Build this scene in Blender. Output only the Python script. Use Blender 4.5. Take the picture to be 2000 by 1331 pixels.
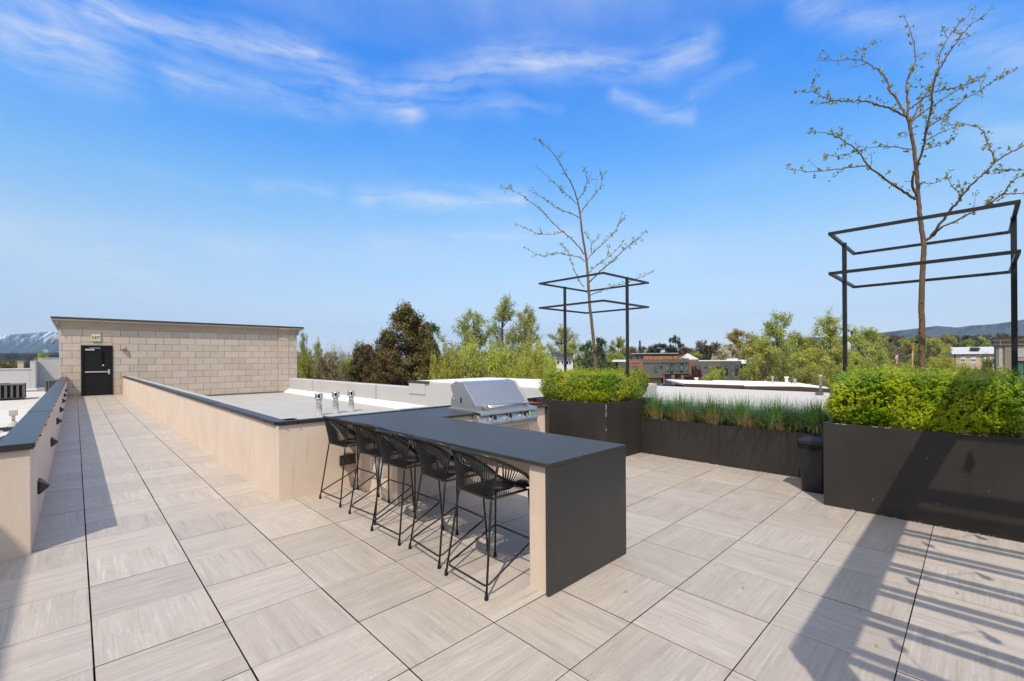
import bpy, bmesh, math, random
import numpy as np
from mathutils import Vector, Matrix

for o in list(bpy.data.objects):
    bpy.data.objects.remove(o, do_unlink=True)
SC = bpy.context.scene
COL = SC.collection
R = math.radians

# ------------------------------------------------------------------ camera
F, V0, CAMH, YAW, ROLL = 880.34, 701.84, 1.6374, .76982, -.0065928      # focal length and horizon in pixels of the 2000 px photo
CS, SN = math.cos(YAW), math.sin(YAW)
cam = bpy.data.cameras.new("camera")
cam.sensor_width = 36
cam.lens = F / 2000 * 36
cam.shift_y = (V0 - 665.5) / 2000
cam.clip_start, cam.clip_end = .05, 40000
co = bpy.data.objects.new("camera", cam)
COL.objects.link(co)
co.matrix_world = (Matrix.Translation((0, 0, CAMH)) @ Matrix.Rotation(-YAW, 4, 'Z') @ Matrix.Rotation(R(90), 4, 'X')
                   @ Matrix.Rotation(ROLL, 4, 'Z'))
SC.camera = co

# ------------------------------------------------------------------ light
SUN_DIR = Vector((.552, .389, -.945)).normalized()                      # the way the light travels
SUN_EL = math.asin(-SUN_DIR.z)
SUN_AZ = math.atan2(-SUN_DIR.x, -SUN_DIR.y)                             # compass angle from +Y towards +X
SUN_STRENGTH, SKY_STRENGTH, EXPOSURE = 4.05, .15, 0.0
sl = bpy.data.lights.new("sun", 'SUN')
sl.energy, sl.angle, sl.color = SUN_STRENGTH, R(.55), (1, .90, .76)
so = bpy.data.objects.new("sun", sl)
COL.objects.link(so)
so.rotation_mode = 'QUATERNION'
so.rotation_quaternion = SUN_DIR.to_track_quat('-Z', 'Y')
so.location = (-20, -15, 40)

SC.view_settings.view_transform = 'Standard'
SC.view_settings.look = 'None'
SC.view_settings.exposure = EXPOSURE
SC.view_settings.gamma = 1
SC.view_settings.use_curve_mapping = False
SC.render.engine = 'CYCLES'
SC.cycles.use_denoising = True
SC.cycles.max_bounces = 7
SC.cycles.diffuse_bounces = 3
SC.cycles.glossy_bounces = 3
SC.cycles.transmission_bounces = 3
SC.cycles.volume_bounces = 0
SC.cycles.transparent_max_bounces = 6
SC.cycles.caustics_reflective = False
SC.cycles.caustics_refractive = False


def ray(u, v):
    a, b = u - 1000, v - V0
    d = 1 + ROLL ** 2
    U, W = (a + ROLL * b) / d, (b - ROLL * a) / d
    x, z = U / F, -W / F
    return Vector((x * CS + SN, -x * SN + CS, z))


def at(u, D, v=None, z=0):
    """World point D metres in front of the camera in the photo's column u (height from row v, else z)."""
    d = ray(u, V0 if v is None else v)
    return Vector((d.x * D, d.y * D, CAMH + d.z * D if v is not None else z))


def hz(u, v, D):
    return CAMH + ray(u, v).z * D


# ------------------------------------------------------------------ sky
W = bpy.data.worlds.new("World")
SC.world = W
W.use_nodes = True
wt = W.node_tree
wt.nodes.clear()


class NT:
    def __init__(s, tree):
        s.t = tree

    def n(s, typ, ins=None, **kw):
        nd = s.t.nodes.new(typ)
        for k, v in kw.items():
            setattr(nd, k, v)
        for k, v in (ins or {}).items():
            sock = nd.inputs[k]
            if isinstance(v, bpy.types.NodeSocket):
                s.t.links.new(v, sock)
            else:
                sock.default_value = v
        return nd

    def m(s, op, a, b=None, c=None, clamp=False):
        d = {0: a}
        if b is not None:
            d[1] = b
        if c is not None:
            d[2] = c
        nd = s.n('ShaderNodeMath', d, operation=op, use_clamp=clamp)
        return nd.outputs[0]

    def mix(s, fac, a, b, blend='MIX'):
        nd = s.n('ShaderNodeMix', data_type='RGBA', blend_type=blend)
        for i, v in ((0, fac), (6, a), (7, b)):
            if isinstance(v, bpy.types.NodeSocket):
                s.t.links.new(v, nd.inputs[i])
            else:
                nd.inputs[i].default_value = v if i == 0 else (tuple(v) + (1,) if len(v) == 3 else v)
        return nd.outputs[2]

    def ramp(s, fac, *stops, interp='LINEAR'):
        nd = s.n('ShaderNodeValToRGB', {0: fac})
        cr = nd.color_ramp
        cr.interpolation = interp
        while len(cr.elements) < len(stops):
            cr.elements.new(.5)
        for e, (p, c) in zip(cr.elements, stops):
            e.position = p
            e.color = (c, c, c, 1) if isinstance(c, (int, float)) else tuple(c) + (1,)
        return nd.outputs[0]

    def noise(s, vec, scale, detail=4, rough=.55, dist=0):
        nd = s.n('ShaderNodeTexNoise', {'Scale': scale, 'Detail': detail, 'Roughness': rough, 'Distortion': dist})
        if vec is not None:
            s.t.links.new(vec, nd.inputs['Vector'])
        return nd.outputs[0]

    def mapping(s, vec, scale=(1, 1, 1), loc=(0, 0, 0), rot=(0, 0, 0)):
        return s.n('ShaderNodeMapping', {'Vector': vec, 'Scale': scale, 'Location': loc, 'Rotation': rot}).outputs[0]


w = NT(wt)
sky = w.n('ShaderNodeTexSky', sky_type='NISHITA', sun_disc=False, sun_elevation=SUN_EL, sun_rotation=SUN_AZ,
          altitude=1400, air_density=1.0, dust_density=.6, ozone_density=3.0)
tc = w.n('ShaderNodeTexCoord')
sep = w.n('ShaderNodeSeparateXYZ', {0: tc.outputs['Generated']})
dx, dy, dz = sep.outputs
az = w.m('ARCTAN2', dx, dy)
el = w.m('ARCSINE', dz)
eln = w.m('MULTIPLY', el, 2 / math.pi, clamp=True)
ae = w.n('ShaderNodeCombineXYZ', {0: az, 1: el, 2: 0}).outputs[0]
# wisps of cirrus: fibrous noise inside soft capsules laid out in azimuth and elevation
warp = w.n('ShaderNodeTexNoise', {'Vector': ae, 'Scale': 4.0, 'Detail': 5.0})
warpv = w.n('ShaderNodeVectorMath', {0: warp.outputs['Color'], 1: (.5, .5, .5)}, operation='SUBTRACT').outputs[0]
warps = w.n('ShaderNodeVectorMath', {0: warpv, 'Scale': .07}, operation='SCALE').outputs[0]
aew = w.n('ShaderNodeVectorMath', {0: ae, 1: warps}, operation='ADD').outputs[0]
STROKES = [(-60, 20, 190, 100, 62, .56), (170, 20, 620, 98, 30, .62), (330, 135, 660, 190, 38, .38), (600, 95, 810, 220, 34, .5),
           (640, 175, 1060, 115, 36, .46), (1000, 135, 1380, 80, 30, .55), (720, 385, 1010, 395, 30, .5), (1200, 182, 1345, 215, 18, .4),
           (1350, 162, 1460, 128, 16, .42), (1580, -10, 1740, 30, 30, .40), (1780, 40, 2040, 120, 46, .30), (-20, 470, 300, 530, 55, .34),
           (740, 475, 1120, 455, 34, .3), (990, 210, 1100, 216, 11, .3), (370, 485, 530, 490, 24, .22), (1900, 240, 2040, 270, 30, .25),
           (500, 370, 640, 380, 22, .22), (1020, 440, 1330, 500, 40, .22), (60, 60, 420, 130, 40, .22), (820, 190, 1000, 215, 26, .3)]
acc = None
for (u1, v1, u2, v2, wd, st) in STROKES:
    A, B = ray(u1, v1).normalized(), ray(u2, v2).normalized()
    a = Vector((math.atan2(A.x, A.y), math.asin(A.z), 0))
    b = Vector((math.atan2(B.x, B.y), math.asin(B.z), 0))
    ab = b - a
    pa = w.n('ShaderNodeVectorMath', {0: aew, 1: a}, operation='SUBTRACT').outputs[0]
    t = w.n('ShaderNodeVectorMath', {0: pa, 1: ab / ab.length_squared}, operation='DOT_PRODUCT').outputs['Value']
    tt = w.m('MULTIPLY', t, 1.0, clamp=True)
    pr_ = w.n('ShaderNodeVectorMath', {0: ab, 'Scale': tt}, operation='SCALE').outputs[0]
    ds = w.n('ShaderNodeVectorMath', {0: pa, 1: pr_}, operation='DISTANCE').outputs['Value']
    k = w.m('MULTIPLY', w.m('MAXIMUM', w.m('SUBTRACT', 1, w.m('DIVIDE', ds, wd * 1.35 / F)), 0), 1)
    k = w.m('MULTIPLY', w.m('POWER', k, 1.5), st * .86)
    acc = k if acc is None else w.m('MAXIMUM', acc, k)
fib = w.noise(w.mapping(aew, (4, 26, 1), rot=(0, 0, R(-7))), 1.5, 8, .62, .15)
fib2 = w.noise(w.mapping(aew, (8, 13, 1), rot=(0, 0, R(14))), 1.1, 7, .62, .1)
fibm = w.ramp(w.m('ADD', w.m('MULTIPLY', fib, .65), w.m('MULTIPLY', fib2, .35)), (.38, 0), (.62, 1))
cl = w.m('MULTIPLY', acc, w.m('ADD', w.m('MULTIPLY', fibm, 1.35), .06))
thin = w.m('MULTIPLY', w.ramp(w.noise(w.mapping(ae, (2.2, 7, 1)), 1.3, 5, .6), (.5, 0), (.85, 1)), .10)
high = w.m('MULTIPLY', w.ramp(eln, (.37, 0), (.52, 1)), w.ramp(w.noise(w.mapping(tc.outputs['Generated'], (2.0, 3.2, 1.5)), 1.4, 7, .6, .2), (.34, .15), (.66, 1)))  # cirrus added above the view to whiten the fill and the steel's reflections
thin = w.m('ADD', thin, w.m('MULTIPLY', high, .85))
cl = w.m('MINIMUM', w.m('ADD', cl, thin), .88)
# tone of the clear sky by height above the horizon: pale and milky low down, deep blue at the top of the picture
TONE = [(0, (.68, .75, 1.02)), (.033, (.92, .84, .90)), (.071, (1.25, 1.08, 1.0)), (.141, (1.55, 1.5, 1.30)), (.207, (1.15, 1.62, 1.66)),
        (.268, (.66, 1.5, 2.0)), (.333, (.36, 1.36, 2.25)), (.42, (.30, 1.3, 2.4)), (.62, (1.1, 1.6, 1.9)), (1, (1.5, 1.65, 1.75))]
tone = w.ramp(eln, *[(p, tuple(x / 3 for x in c)) for p, c in TONE])
skyc = w.mix(1.0, sky.outputs[0], tone, 'MULTIPLY')
skyc = w.n('ShaderNodeVectorMath', {0: skyc, 'Scale': 3.0}, operation='SCALE').outputs[0]
# unseen bright cloud added on the sun's side to neutralise the fill light
side = w.n('ShaderNodeVectorMath', {0: tc.outputs['Generated'], 1: (SUN_DIR.x, SUN_DIR.y, 0)}, operation='DOT_PRODUCT').outputs['Value']
fill_veil = w.m('MULTIPLY', w.ramp(w.m('ADD', w.m('MULTIPLY', side, -.8), .5), (.30, 0), (.72, 1)), w.m('ADD', .34, w.m('MULTIPLY', w.noise(w.mapping(ae, (1.5, 4, 1)), 1.2, 6, .6), .7)))
skyc = w.mix(cl, skyc, (5.6, 5.9, 6.3))
skyc = w.mix(w.m('MINIMUM', w.m('MULTIPLY', fill_veil, .95), .92), skyc, (9.4, 8.7, 7.7))
bg = w.n('ShaderNodeBackground', {'Color': skyc, 'Strength': SKY_STRENGTH})
wo = w.n('ShaderNodeOutputWorld', {'Surface': bg.outputs[0]})

# ------------------------------------------------------------------ materials
MATS = {}


def mat(name, rough=.8, spec=.3, metal=0):
    m = bpy.data.materials.new(name)
    m.use_nodes = True
    t = NT(m.node_tree)
    b = m.node_tree.nodes['Principled BSDF']
    b.inputs['Roughness'].default_value = rough
    b.inputs['Specular IOR Level'].default_value = spec
    b.inputs['Metallic'].default_value = metal
    MATS[name] = m
    return m, t, b


def setc(t, b, c):
    if isinstance(c, bpy.types.NodeSocket):
        t.t.links.new(c, b.inputs['Base Color'])
    else:
        b.inputs['Base Color'].default_value = tuple(c) + (1,)


def bump(t, b, h, strength=.3, dist=.01):
    bn = t.n('ShaderNodeBump', {'Height': h, 'Strength': strength, 'Distance': dist})
    t.t.links.new(bn.outputs[0], b.inputs['Normal'])


def plain(name, c, rough=.7, spec=.3, metal=0, var=.12, scale=6, bmp=0, bscale=60, dirt=None):
    """Solid colour with cloudy tone variation, optional grain relief and optional dirt tone."""
    m, t, b = mat(name, rough, spec, metal)
    o = t.n('ShaderNodeTexCoord').outputs['Object']
    n = t.noise(o, scale, 5, .6)
    lo = tuple(x * (1 - var) for x in c)
    hi = tuple(min(1, x * (1 + var)) for x in c)
    cc = t.mix(t.ramp(n, (.3, 0), (.7, 1)), lo, hi)
    if dirt:
        dm = t.ramp(t.noise(t.mapping(o, (1.5, 1.5, .35)), 3, 6, .65), (.55, 0), (.8, 1))
        cc = t.mix(t.m('MULTIPLY', dm, dirt[1]), cc, dirt[0])
    setc(t, b, cc)
    if bmp:
        bump(t, b, t.noise(o, bscale, 4, .6), bmp, .01)
    return m


def m_tile():
    m, t, b = mat('travertine_tile', .42, .3)
    oi = t.n('ShaderNodeObjectInfo')
    o = t.n('ShaderNodeTexCoord').outputs['Object']
    rnd = oi.outputs['Random']
    off = t.n('ShaderNodeCombineXYZ', {0: t.m('MULTIPLY', rnd, 91), 1: t.m('MULTIPLY', rnd, 57), 2: t.m('MULTIPLY', rnd, 23)}).outputs[0]
    p = t.n('ShaderNodeVectorMath', {0: o, 1: off}, operation='ADD').outputs[0]
    wide = t.noise(t.mapping(p, (1.1, 11, 1)), 1.0, 5, .6, .6)
    vein = t.noise(t.mapping(p, (2.2, 46, 1)), 1.0, 6, .62, .5)
    fine = t.noise(t.mapping(p, (14, 110, 1)), 1.0, 3, .6)
    cloud = t.noise(p, 3.2, 4, .6)
    c = t.mix(t.ramp(wide, (.32, 0), (.68, 1)), (.395, .348, .305), (.478, .431, .384))
    c = t.mix(t.m('MULTIPLY', t.ramp(vein, (.54, 0), (.66, 1)), .75), c, (.325, .283, .246))
    c = t.mix(t.m('MULTIPLY', t.ramp(vein, (.32, 1), (.42, 0)), .6), c, (.60, .555, .505))
    c = t.mix(t.m('MULTIPLY', t.ramp(fine, (.52, 0), (.68, 1)), .38), c, (.34, .30, .268))
    c = t.mix(t.m('MULTIPLY', t.ramp(cloud, (.45, 0), (.75, 1)), .4), c, (.50, .425, .35))
    # small pitted crackle that runs with the veins
    vo = t.n('ShaderNodeTexVoronoi', {'Vector': t.mapping(p, (22, 60, 1)), 'Scale': 1.0}, feature='DISTANCE_TO_EDGE').outputs[0]
    pit = t.m('MULTIPLY', t.ramp(vo, (.0, 1), (.07, 0)), t.ramp(t.noise(p, 5, 3), (.5, 0), (.68, 1)))
    c = t.mix(t.m('MULTIPLY', pit, .6), c, (.60, .57, .53))
    tint = t.m('ADD', .91, t.m('MULTIPLY', t.m('FRACT', t.m('MULTIPLY', rnd, 17.3)), .15))
    c = t.mix(1.0, c, t.n('ShaderNodeCombineXYZ', {0: tint, 1: tint, 2: tint}).outputs[0], 'MULTIPLY')
    gp_ = t.n('ShaderNodeNewGeometry').outputs['Position']
    stn = t.ramp(t.noise(gp_, 1.1, 7, .68, .4), (.56, 0), (.78, 1))
    c = t.mix(t.m('MULTIPLY', stn, .30), c, (.36, .30, .245))
    spot = t.ramp(t.noise(gp_, 19, 2, .5), (.735, 0), (.76, 1))
    c = t.mix(t.m('MULTIPLY', spot, .35), c, (.22, .18, .14))
    setc(t, b, c)
    bump(t, b, t.m('ADD', vein, t.m('MULTIPLY', pit, -.5)), .12, .004)
    return m


def m_stucco():
    m, t, b = mat('beige_stucco', .9, .15)
    o = t.n('ShaderNodeTexCoord').outputs['Object']
    n = t.noise(o, 1.7, 6, .6)
    c = t.mix(t.ramp(n, (.3, 0), (.7, 1)), (.64, .525, .425), (.72, .605, .50))
    st = t.ramp(t.noise(t.mapping(o, (5, 5, .5)), 2.0, 6, .65), (.56, 0), (.8, 1))
    c = t.mix(t.m('MULTIPLY', st, .5), c, (.48, .375, .295))
    # hairline cracks
    vo = t.n('ShaderNodeTexVoronoi', {'Vector': t.n('ShaderNodeVectorMath', {0: o, 1: t.n('ShaderNodeTexNoise', {'Vector': o, 'Scale': 2.5, 'Detail': 4.0}).outputs['Color']}, operation='ADD').outputs[0], 'Scale': .9},
             feature='DISTANCE_TO_EDGE').outputs[0]
    ck = t.m('MULTIPLY', t.ramp(vo, (0, 1), (.006, 0)), t.ramp(t.noise(o, .8, 2), (.52, 0), (.6, 1)))
    c = t.mix(t.m('MULTIPLY', ck, .3), c, (.33, .26, .2))
    setc(t, b, c)
    g = t.m('ADD', t.noise(o, 48, 5, .7), t.m('MULTIPLY', t.noise(o, 14, 4), .9))
    bump(t, b, g, .38, .006)
    return m


def m_stone():
    m, t, b = mat('stone_block', .85, .2)
    oi = t.n('ShaderNodeObjectInfo').outputs['Random']
    o = t.n('ShaderNodeTexCoord').outputs['Object']
    n = t.noise(t.n('ShaderNodeVectorMath', {0: o, 1: t.n('ShaderNodeCombineXYZ', {0: t.m('MULTIPLY', oi, 40), 1: 0, 2: 0}).outputs[0]}, operation='ADD').outputs[0], 4, 6, .65)
    c = t.mix(t.ramp(n, (.3, 0), (.7, 1)), (.445, .372, .305), (.515, .437, .362))
    c = t.mix(t.m('MULTIPLY', oi, .55), c, (.46, .40, .345))
    f = t.m('ADD', .91, t.m('MULTIPLY', t.m('FRACT', t.m('MULTIPLY', oi, 13.7)), .13))
    c = t.mix(1.0, c, t.n('ShaderNodeCombineXYZ', {0: f, 1: f, 2: f}).outputs[0], 'MULTIPLY')
    setc(t, b, c)
    bump(t, b, t.noise(o, 70, 4, .6), .3, .006)
    return m


def m_steel(name='brushed_steel', c=(.60, .59, .57), rough=.40, axis=(3, 160, 160)):
    m, t, b = mat(name, rough, .5, 1)
    o = t.n('ShaderNodeTexCoord').outputs['Object']
    n = t.noise(t.mapping(o, axis), 1.0, 4, .6)
    blot = t.noise(o, 5, 4, .6)
    setc(t, b, t.mix(t.ramp(n, (.25, 0), (.75, 1)), tuple(x * .88 for x in c), c))
    t.t.links.new(t.m('ADD', rough - .05, t.m('ADD', t.m('MULTIPLY', n, .1), t.m('MULTIPLY', blot, .1))), b.inputs['Roughness'])
    bump(t, b, n, .05, .001)
    return m


def m_counter():
    m, t, b = mat('charcoal_slab', .45, .42)
    o = t.n('ShaderNodeTexCoord').outputs['Object']
    n = t.noise(o, 2.2, 6, .6)
    f = t.noise(o, 260, 2, .5)
    c = t.mix(t.ramp(n, (.3, 0), (.7, 1)), (.034, .033, .031), (.046, .0445, .042))
    c = t.mix(t.m('MULTIPLY', t.ramp(f, (.45, 0), (.75, 1)), .3), c, (.08, .085, .09))
    sm = t.ramp(t.noise(t.mapping(o, (1, 3, 1)), 3.2, 5, .65, .4), (.6, 0), (.8, 1))
    c = t.mix(t.m('MULTIPLY', sm, .42), c, (.10, .105, .11))
    setc(t, b, c)
    t.t.links.new(t.m('ADD', .40, t.m('MULTIPLY', n, .12)), b.inputs['Roughness'])
    bump(t, b, f, .06, .001)
    return m


def m_planter():
    m, t, b = mat('planter_steel', .55, .35)
    o = t.n('ShaderNodeTexCoord').outputs['Object']
    n = t.noise(o, 1.6, 6, .6)
    c = t.mix(t.ramp(n, (.3, 0), (.7, 1)), (.026, .023, .021), (.038, .034, .031))
    st = t.ramp(t.noise(t.mapping(o, (16, 16, .8)), 1.0, 6, .7), (.60, 0), (.78, 1))
    st = t.m('MULTIPLY', st, t.ramp(t.noise(o, 2.4, 3), (.5, 0), (.65, 1)))
    c = t.mix(t.m('MULTIPLY', st, .35), c, (.17, .165, .16))
    sc = t.ramp(t.noise(t.mapping(o, (30, 30, 9)), 1.0, 3, .5), (.735, 0), (.76, 1))
    c = t.mix(t.m('MULTIPLY', sc, .35), c, (.36, .35, .34))
    setc(t, b, c)
    t.t.links.new(t.m('ADD', .42, t.m('MULTIPLY', n, .25)), b.inputs['Roughness'])
    bump(t, b, t.noise(o, 120, 3), .08, .002)
    return m


def m_membrane(name, c, seam_axis=0, pitch=1.9, dirt=.3):
    m, t, b = mat(name, .75, .25)
    g = t.n('ShaderNodeNewGeometry').outputs['Position']
    n = t.noise(g, .55, 7, .65)
    s = t.n('ShaderNodeSeparateXYZ', {0: g}).outputs
    fr = t.m('ABSOLUTE', t.m('SUBTRACT', t.m('FRACT', t.m('DIVIDE', s[seam_axis], pitch)), .5))
    seam = t.ramp(fr, (0, 1), (.010, 1), (.016, 0))
    cc = t.mix(t.ramp(n, (.25, 0), (.75, 1)), tuple(x * .9 for x in c), c)
    d = t.ramp(t.noise(g, .23, 5, .7), (.5, 0), (.8, 1))
    cc = t.mix(t.m('MULTIPLY', d, dirt), cc, tuple(x * k for x, k in zip(c, (.72, .66, .58))))
    cc = t.mix(t.m('MULTIPLY', seam, .5), cc, tuple(x * k for x, k in zip(c, (.6, .54, .47))))
    setc(t, b, cc)
    bump(t, b, t.m('ADD', t.noise(g, 12, 3), t.m('MULTIPLY', seam, .6)), .2, .01)
    return m


def m_leaf(name, c1, c2, c3=None, trans=.35, gloss=.25, patch=None):
    m = bpy.data.materials.new(name)
    m.use_nodes = True
    t = NT(m.node_tree)
    m.node_tree.nodes.clear()
    ri = t.n('ShaderNodeNewGeometry').outputs['Random Per Island']
    oi = t.n('ShaderNodeObjectInfo').outputs['Random']
    c = t.mix(ri, c1, c2)
    if c3:
        c = t.mix(t.ramp(t.m('FRACT', t.m('MULTIPLY', ri, 7.77)), (.78, 0), (.82, 1)), c, c3)
    if patch:
        o = t.n('ShaderNodeTexCoord').outputs['Object']
        c = t.mix(t.ramp(t.noise(o, patch[1], 4, .6), (.4, 0), (.62, 1)), c, t.mix(ri, patch[0], tuple(x * .6 for x in patch[0])))
    hv = t.n('ShaderNodeHueSaturation', {'Hue': t.m('ADD', .485, t.m('MULTIPLY', oi, .03)), 'Saturation': 1.0,
                                         'Value': t.m('ADD', .85, t.m('MULTIPLY', oi, .3)), 'Color': c}).outputs[0]
    d = t.n('ShaderNodeBsdfDiffuse', {'Color': hv}).outputs[0]
    tr = t.n('ShaderNodeBsdfTranslucent', {'Color': t.mix(1.0, hv, (1.15, 1.1, .6), 'MULTIPLY')}).outputs[0]
    mx = t.n('ShaderNodeMixShader', {0: trans, 1: d, 2: tr}).outputs[0]
    gl = t.n('ShaderNodeBsdfGlossy', {'Color': (.8, .85, .9, 1), 'Roughness': .38}).outputs[0]
    fr = t.n('ShaderNodeFresnel', {'IOR': 1.4}).outputs[0]
    mx = t.n('ShaderNodeMixShader', {0: t.m('MULTIPLY', fr, gloss), 1: mx, 2: gl}).outputs[0]
    t.n('ShaderNodeOutputMaterial', {'Surface': mx})
    MATS[name] = m
    return m


def m_bark(name, c1, c2, scale=10):
    m, t, b = mat(name, .85, .2)
    o = t.n('ShaderNodeTexCoord').outputs['Object']
    n = t.noise(t.mapping(o, (3, 3, .6)), scale, 5, .65)
    c = t.mix(t.ramp(n, (.3, 0), (.7, 1)), c1, c2)
    setc(t, b, c)
    bump(t, b, n, .5, .01)
    return m


def m_brick(name, c1, c2, mortar, bw=.22, bh=.075):
    m, t, b = mat(name, .9, .15)
    o = t.n('ShaderNodeTexCoord').outputs['Object']
    bt = t.n('ShaderNodeTexBrick', {'Vector': t.mapping(o, rot=(R(90), 0, 0)), 'Color1': tuple(c1) + (1,), 'Color2': tuple(c2) + (1,),
                                    'Mortar': tuple(mortar) + (1,), 'Scale': 1.0, 'Mortar Size': .006, 'Brick Width': bw, 'Row Height': bh})
    n = t.noise(o, .8, 5, .6)
    c = t.mix(t.m('MULTIPLY', t.ramp(n, (.4, 0), (.7, 1)), .35), bt.outputs[0], tuple(x * .65 for x in c1))
    setc(t, b, c)
    return m


def m_glass(name, c, rough=.08):
    m, t, b = mat(name, rough, .9)
    o = t.n('ShaderNodeTexCoord').outputs['Object']
    n = t.noise(o, .9, 2)
    setc(t, b, t.mix(t.ramp(n, (.4, 0), (.6, 1)), tuple(x * .5 for x in c), c))
    return m


TILE = m_tile()
STUCCO = m_stucco()
STONE = m_stone()
STEEL = m_steel()
STEEL_V = m_steel('galvanised_steel', (.62, .63, .64), .34, (40, 40, 5))
CHROME = plain('chrome', (.75, .74, .72), .12, .5, 1, .03)
COUNTER = m_counter()
PLANTER = m_planter()
COPING = plain('bronze_coping', (.030, .029, .028), .36, .5, 0, .15, 3, .05, 30)
COPING_FAR = plain('dark_brown_coping', (.050, .042, .038), .5, .4)
TAN = plain('tan_cornice', (.36, .295, .235), .85, .2, 0, .08, 2, .25, 60)
TAN_PALE = plain('pale_tan_trim', (.52, .42, .33), .85, .2, 0, .06, 2)
MORTAR = plain('mortar', (.27, .21, .165), .95, .1)
BLACK = plain('black_powder_coat', (.014, .0145, .016), .42, .45, 0, .2, 9)
ROPE = plain('black_cord', (.016, .0165, .018), .62, .3, 0, .25, 40)
DOOR = plain('black_door', (.007, .0072, .0075), .5, .25, 0, .15, 3)
DARKGAP = plain('dark_gap', (.008, .008, .008), .9, .1)
SUBFLOOR = plain('dark_subfloor', (.02, .018, .016), .95, .1)
RUBBER = plain('black_rubber', (.012, .012, .012), .75, .25)
PLASTIC = plain('black_plastic', (.016, .0165, .018), .45, .4, 0, .2, 6, .15, 180)
WHITE_PLASTIC = plain('white_plastic', (.72, .70, .66), .5, .4, 0, .05)
SOIL = plain('soil', (.028, .02, .014), .95, .1, 0, .5, 18, .8, 30)
MEMB = m_membrane('grey_roof_membrane', (.43, .42, .395), 0, 2.05, .5)
MEMB_WALL = m_membrane('grey_parapet_membrane', (.50, .49, .475), 1, 7.3, .2)
MEMB_WHITE = m_membrane('white_roof_membrane', (.70, .69, .67), 0, 3.6, .25)
MEMB_LEFT = m_membrane('pale_roof_membrane', (.58, .575, .56), 1, 4.3, .35)
WHITE_ROOF = m_membrane('bright_white_roof', (.80, .79, .77), 0, 6.1, .15)
FLAT_ROOF = m_membrane('light_grey_flat_roof', (.54, .51, .47), 0, 4.35, .2)
AC_PAINT = plain('grey_unit_paint', (.105, .105, .108), .5, .4, 0, .1)
PIPE_GREY = plain('grey_pipe_boot', (.40, .39, .37), .7, .3, 0, .12, 9)
EXITC = plain('exit_sign_cream', (.60, .60, .40), .5, .4, 0, .05)
INK = plain('dark_green_lettering', (.010, .028, .016), .6, .3)
RED = plain('red_plastic', (.50, .012, .016), .35, .5)
GREEN_RING = plain('green_ring', (.25, .50, .25), .5, .4)
LEAF_BOX = m_leaf('boxwood_leaf', (.34, .48, .014), (.65, .72, .024), (.66, .58, .07), .48, .10, ((.24, .44, .018), 2.3))
LEAF_BUD = m_leaf('young_leaf', (.20, .25, .035), (.33, .36, .06), None, .35, .05)
LEAF_GRASS = m_leaf('green_blade', (.075, .175, .045), (.17, .30, .085), None, .3, .3)
LEAF_STRAW = m_leaf('straw_blade', (.42, .31, .15), (.60, .47, .25), None, .25, .15)
LEAF_LIME = m_leaf('lime_leaf', (.35, .405, .055), (.55, .575, .10), (.46, .40, .16), .42, .15)
LEAF_GREEN = m_leaf('fresh_green_leaf', (.26, .32, .055), (.44, .48, .10), (.40, .36, .16), .4, .15)
LEAF_OLIVE = m_leaf('olive_leaf', (.29, .325, .07), (.46, .49, .11), (.36, .32, .14), .4, .1)
LEAF_GOLD = m_leaf('golden_leaf', (.32, .28, .035), (.46, .39, .05), (.3, .24, .07), .4, .1)
LEAF_JUNI = m_leaf('bronze_juniper', (.15, .10, .032), (.275, .175, .052), None, .15, .1, ((.115, .135, .042), .45))
LEAF_PINE = m_leaf('dark_pine', (.030, .046, .022), (.065, .085, .034), None, .1, .15)
LEAF_PINE2 = m_leaf('mid_green_pine', (.05, .085, .03), (.10, .14, .045), None, .15, .15)
LEAF_BROWN = m_leaf('brown_bud', (.15, .105, .065), (.23, .165, .10), None, .2, .1)
LEAF_WHITE = m_leaf('white_blossom', (.50, .46, .38), (.70, .66, .58), (.25, .25, .12), .3, .1)
LEAF_PINK = m_leaf('pink_blossom', (.33, .22, .18), (.45, .33, .27), (.2, .16, .1), .3, .1)
LEAF_PLUM = m_leaf('plum_leaf', (.075, .022, .024), (.13, .045, .04), None, .2, .15)
LEAF_BLUE = m_leaf('blue_spruce_needle', (.11, .15, .13), (.19, .23, .20), None, .15, .1)
BARK = m_bark('brown_bark', (.055, .040, .030), (.12, .092, .068))
BARK_PALE = m_bark('pale_bark', (.30, .27, .23), (.44, .41, .36))
BARK_YOUNG = m_bark('young_bark', (.115, .072, .045), (.21, .145, .095), 14)
BRICK_RED = m_brick('red_brick', (.235, .095, .065), (.31, .14, .095), (.28, .22, .19))
GREY_SIDING = plain('charcoal_siding', (.125, .12, .116), .85, .2, 0, .08, 1)
GREY_SIDING2 = plain('slate_siding', (.095, .098, .104), .85, .2, 0, .08, 1)
GREY_TRIM = plain('dark_grey_trim', (.045, .045, .046), .7, .3)
CEDAR = plain('cedar_board', (.37, .135, .048), .7, .3, 0, .25, 1.5)
WHITE_PAINT = plain('white_paint', (.74, .73, .70), .7, .3, 0, .05)
BEIGE_WALL = plain('beige_brick_wall', (.53, .42, .30), .85, .2, 0, .08, 3)
TAUPE = plain('taupe_stucco', (.25, .21, .175), .9, .15, 0, .07, 2)
PANEL_GREY = plain('pale_grey_panel', (.40, .39, .39), .7, .3)
METAL_ROOF = plain('pale_metal_roof', (.47, .48, .49), .5, .4, 0, .06, 2)
SLATE_ROOF = plain('dark_slate_roof', (.052, .052, .058), .85, .2, 0, .2, 3)
BROWN_FASCIA = plain('brown_fascia', (.085, .045, .036), .7, .3)
GLASS_G = m_glass('greenish_glass', (.10, .22, .19))
GLASS_D = m_glass('dark_glass', (.025, .03, .033))
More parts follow.
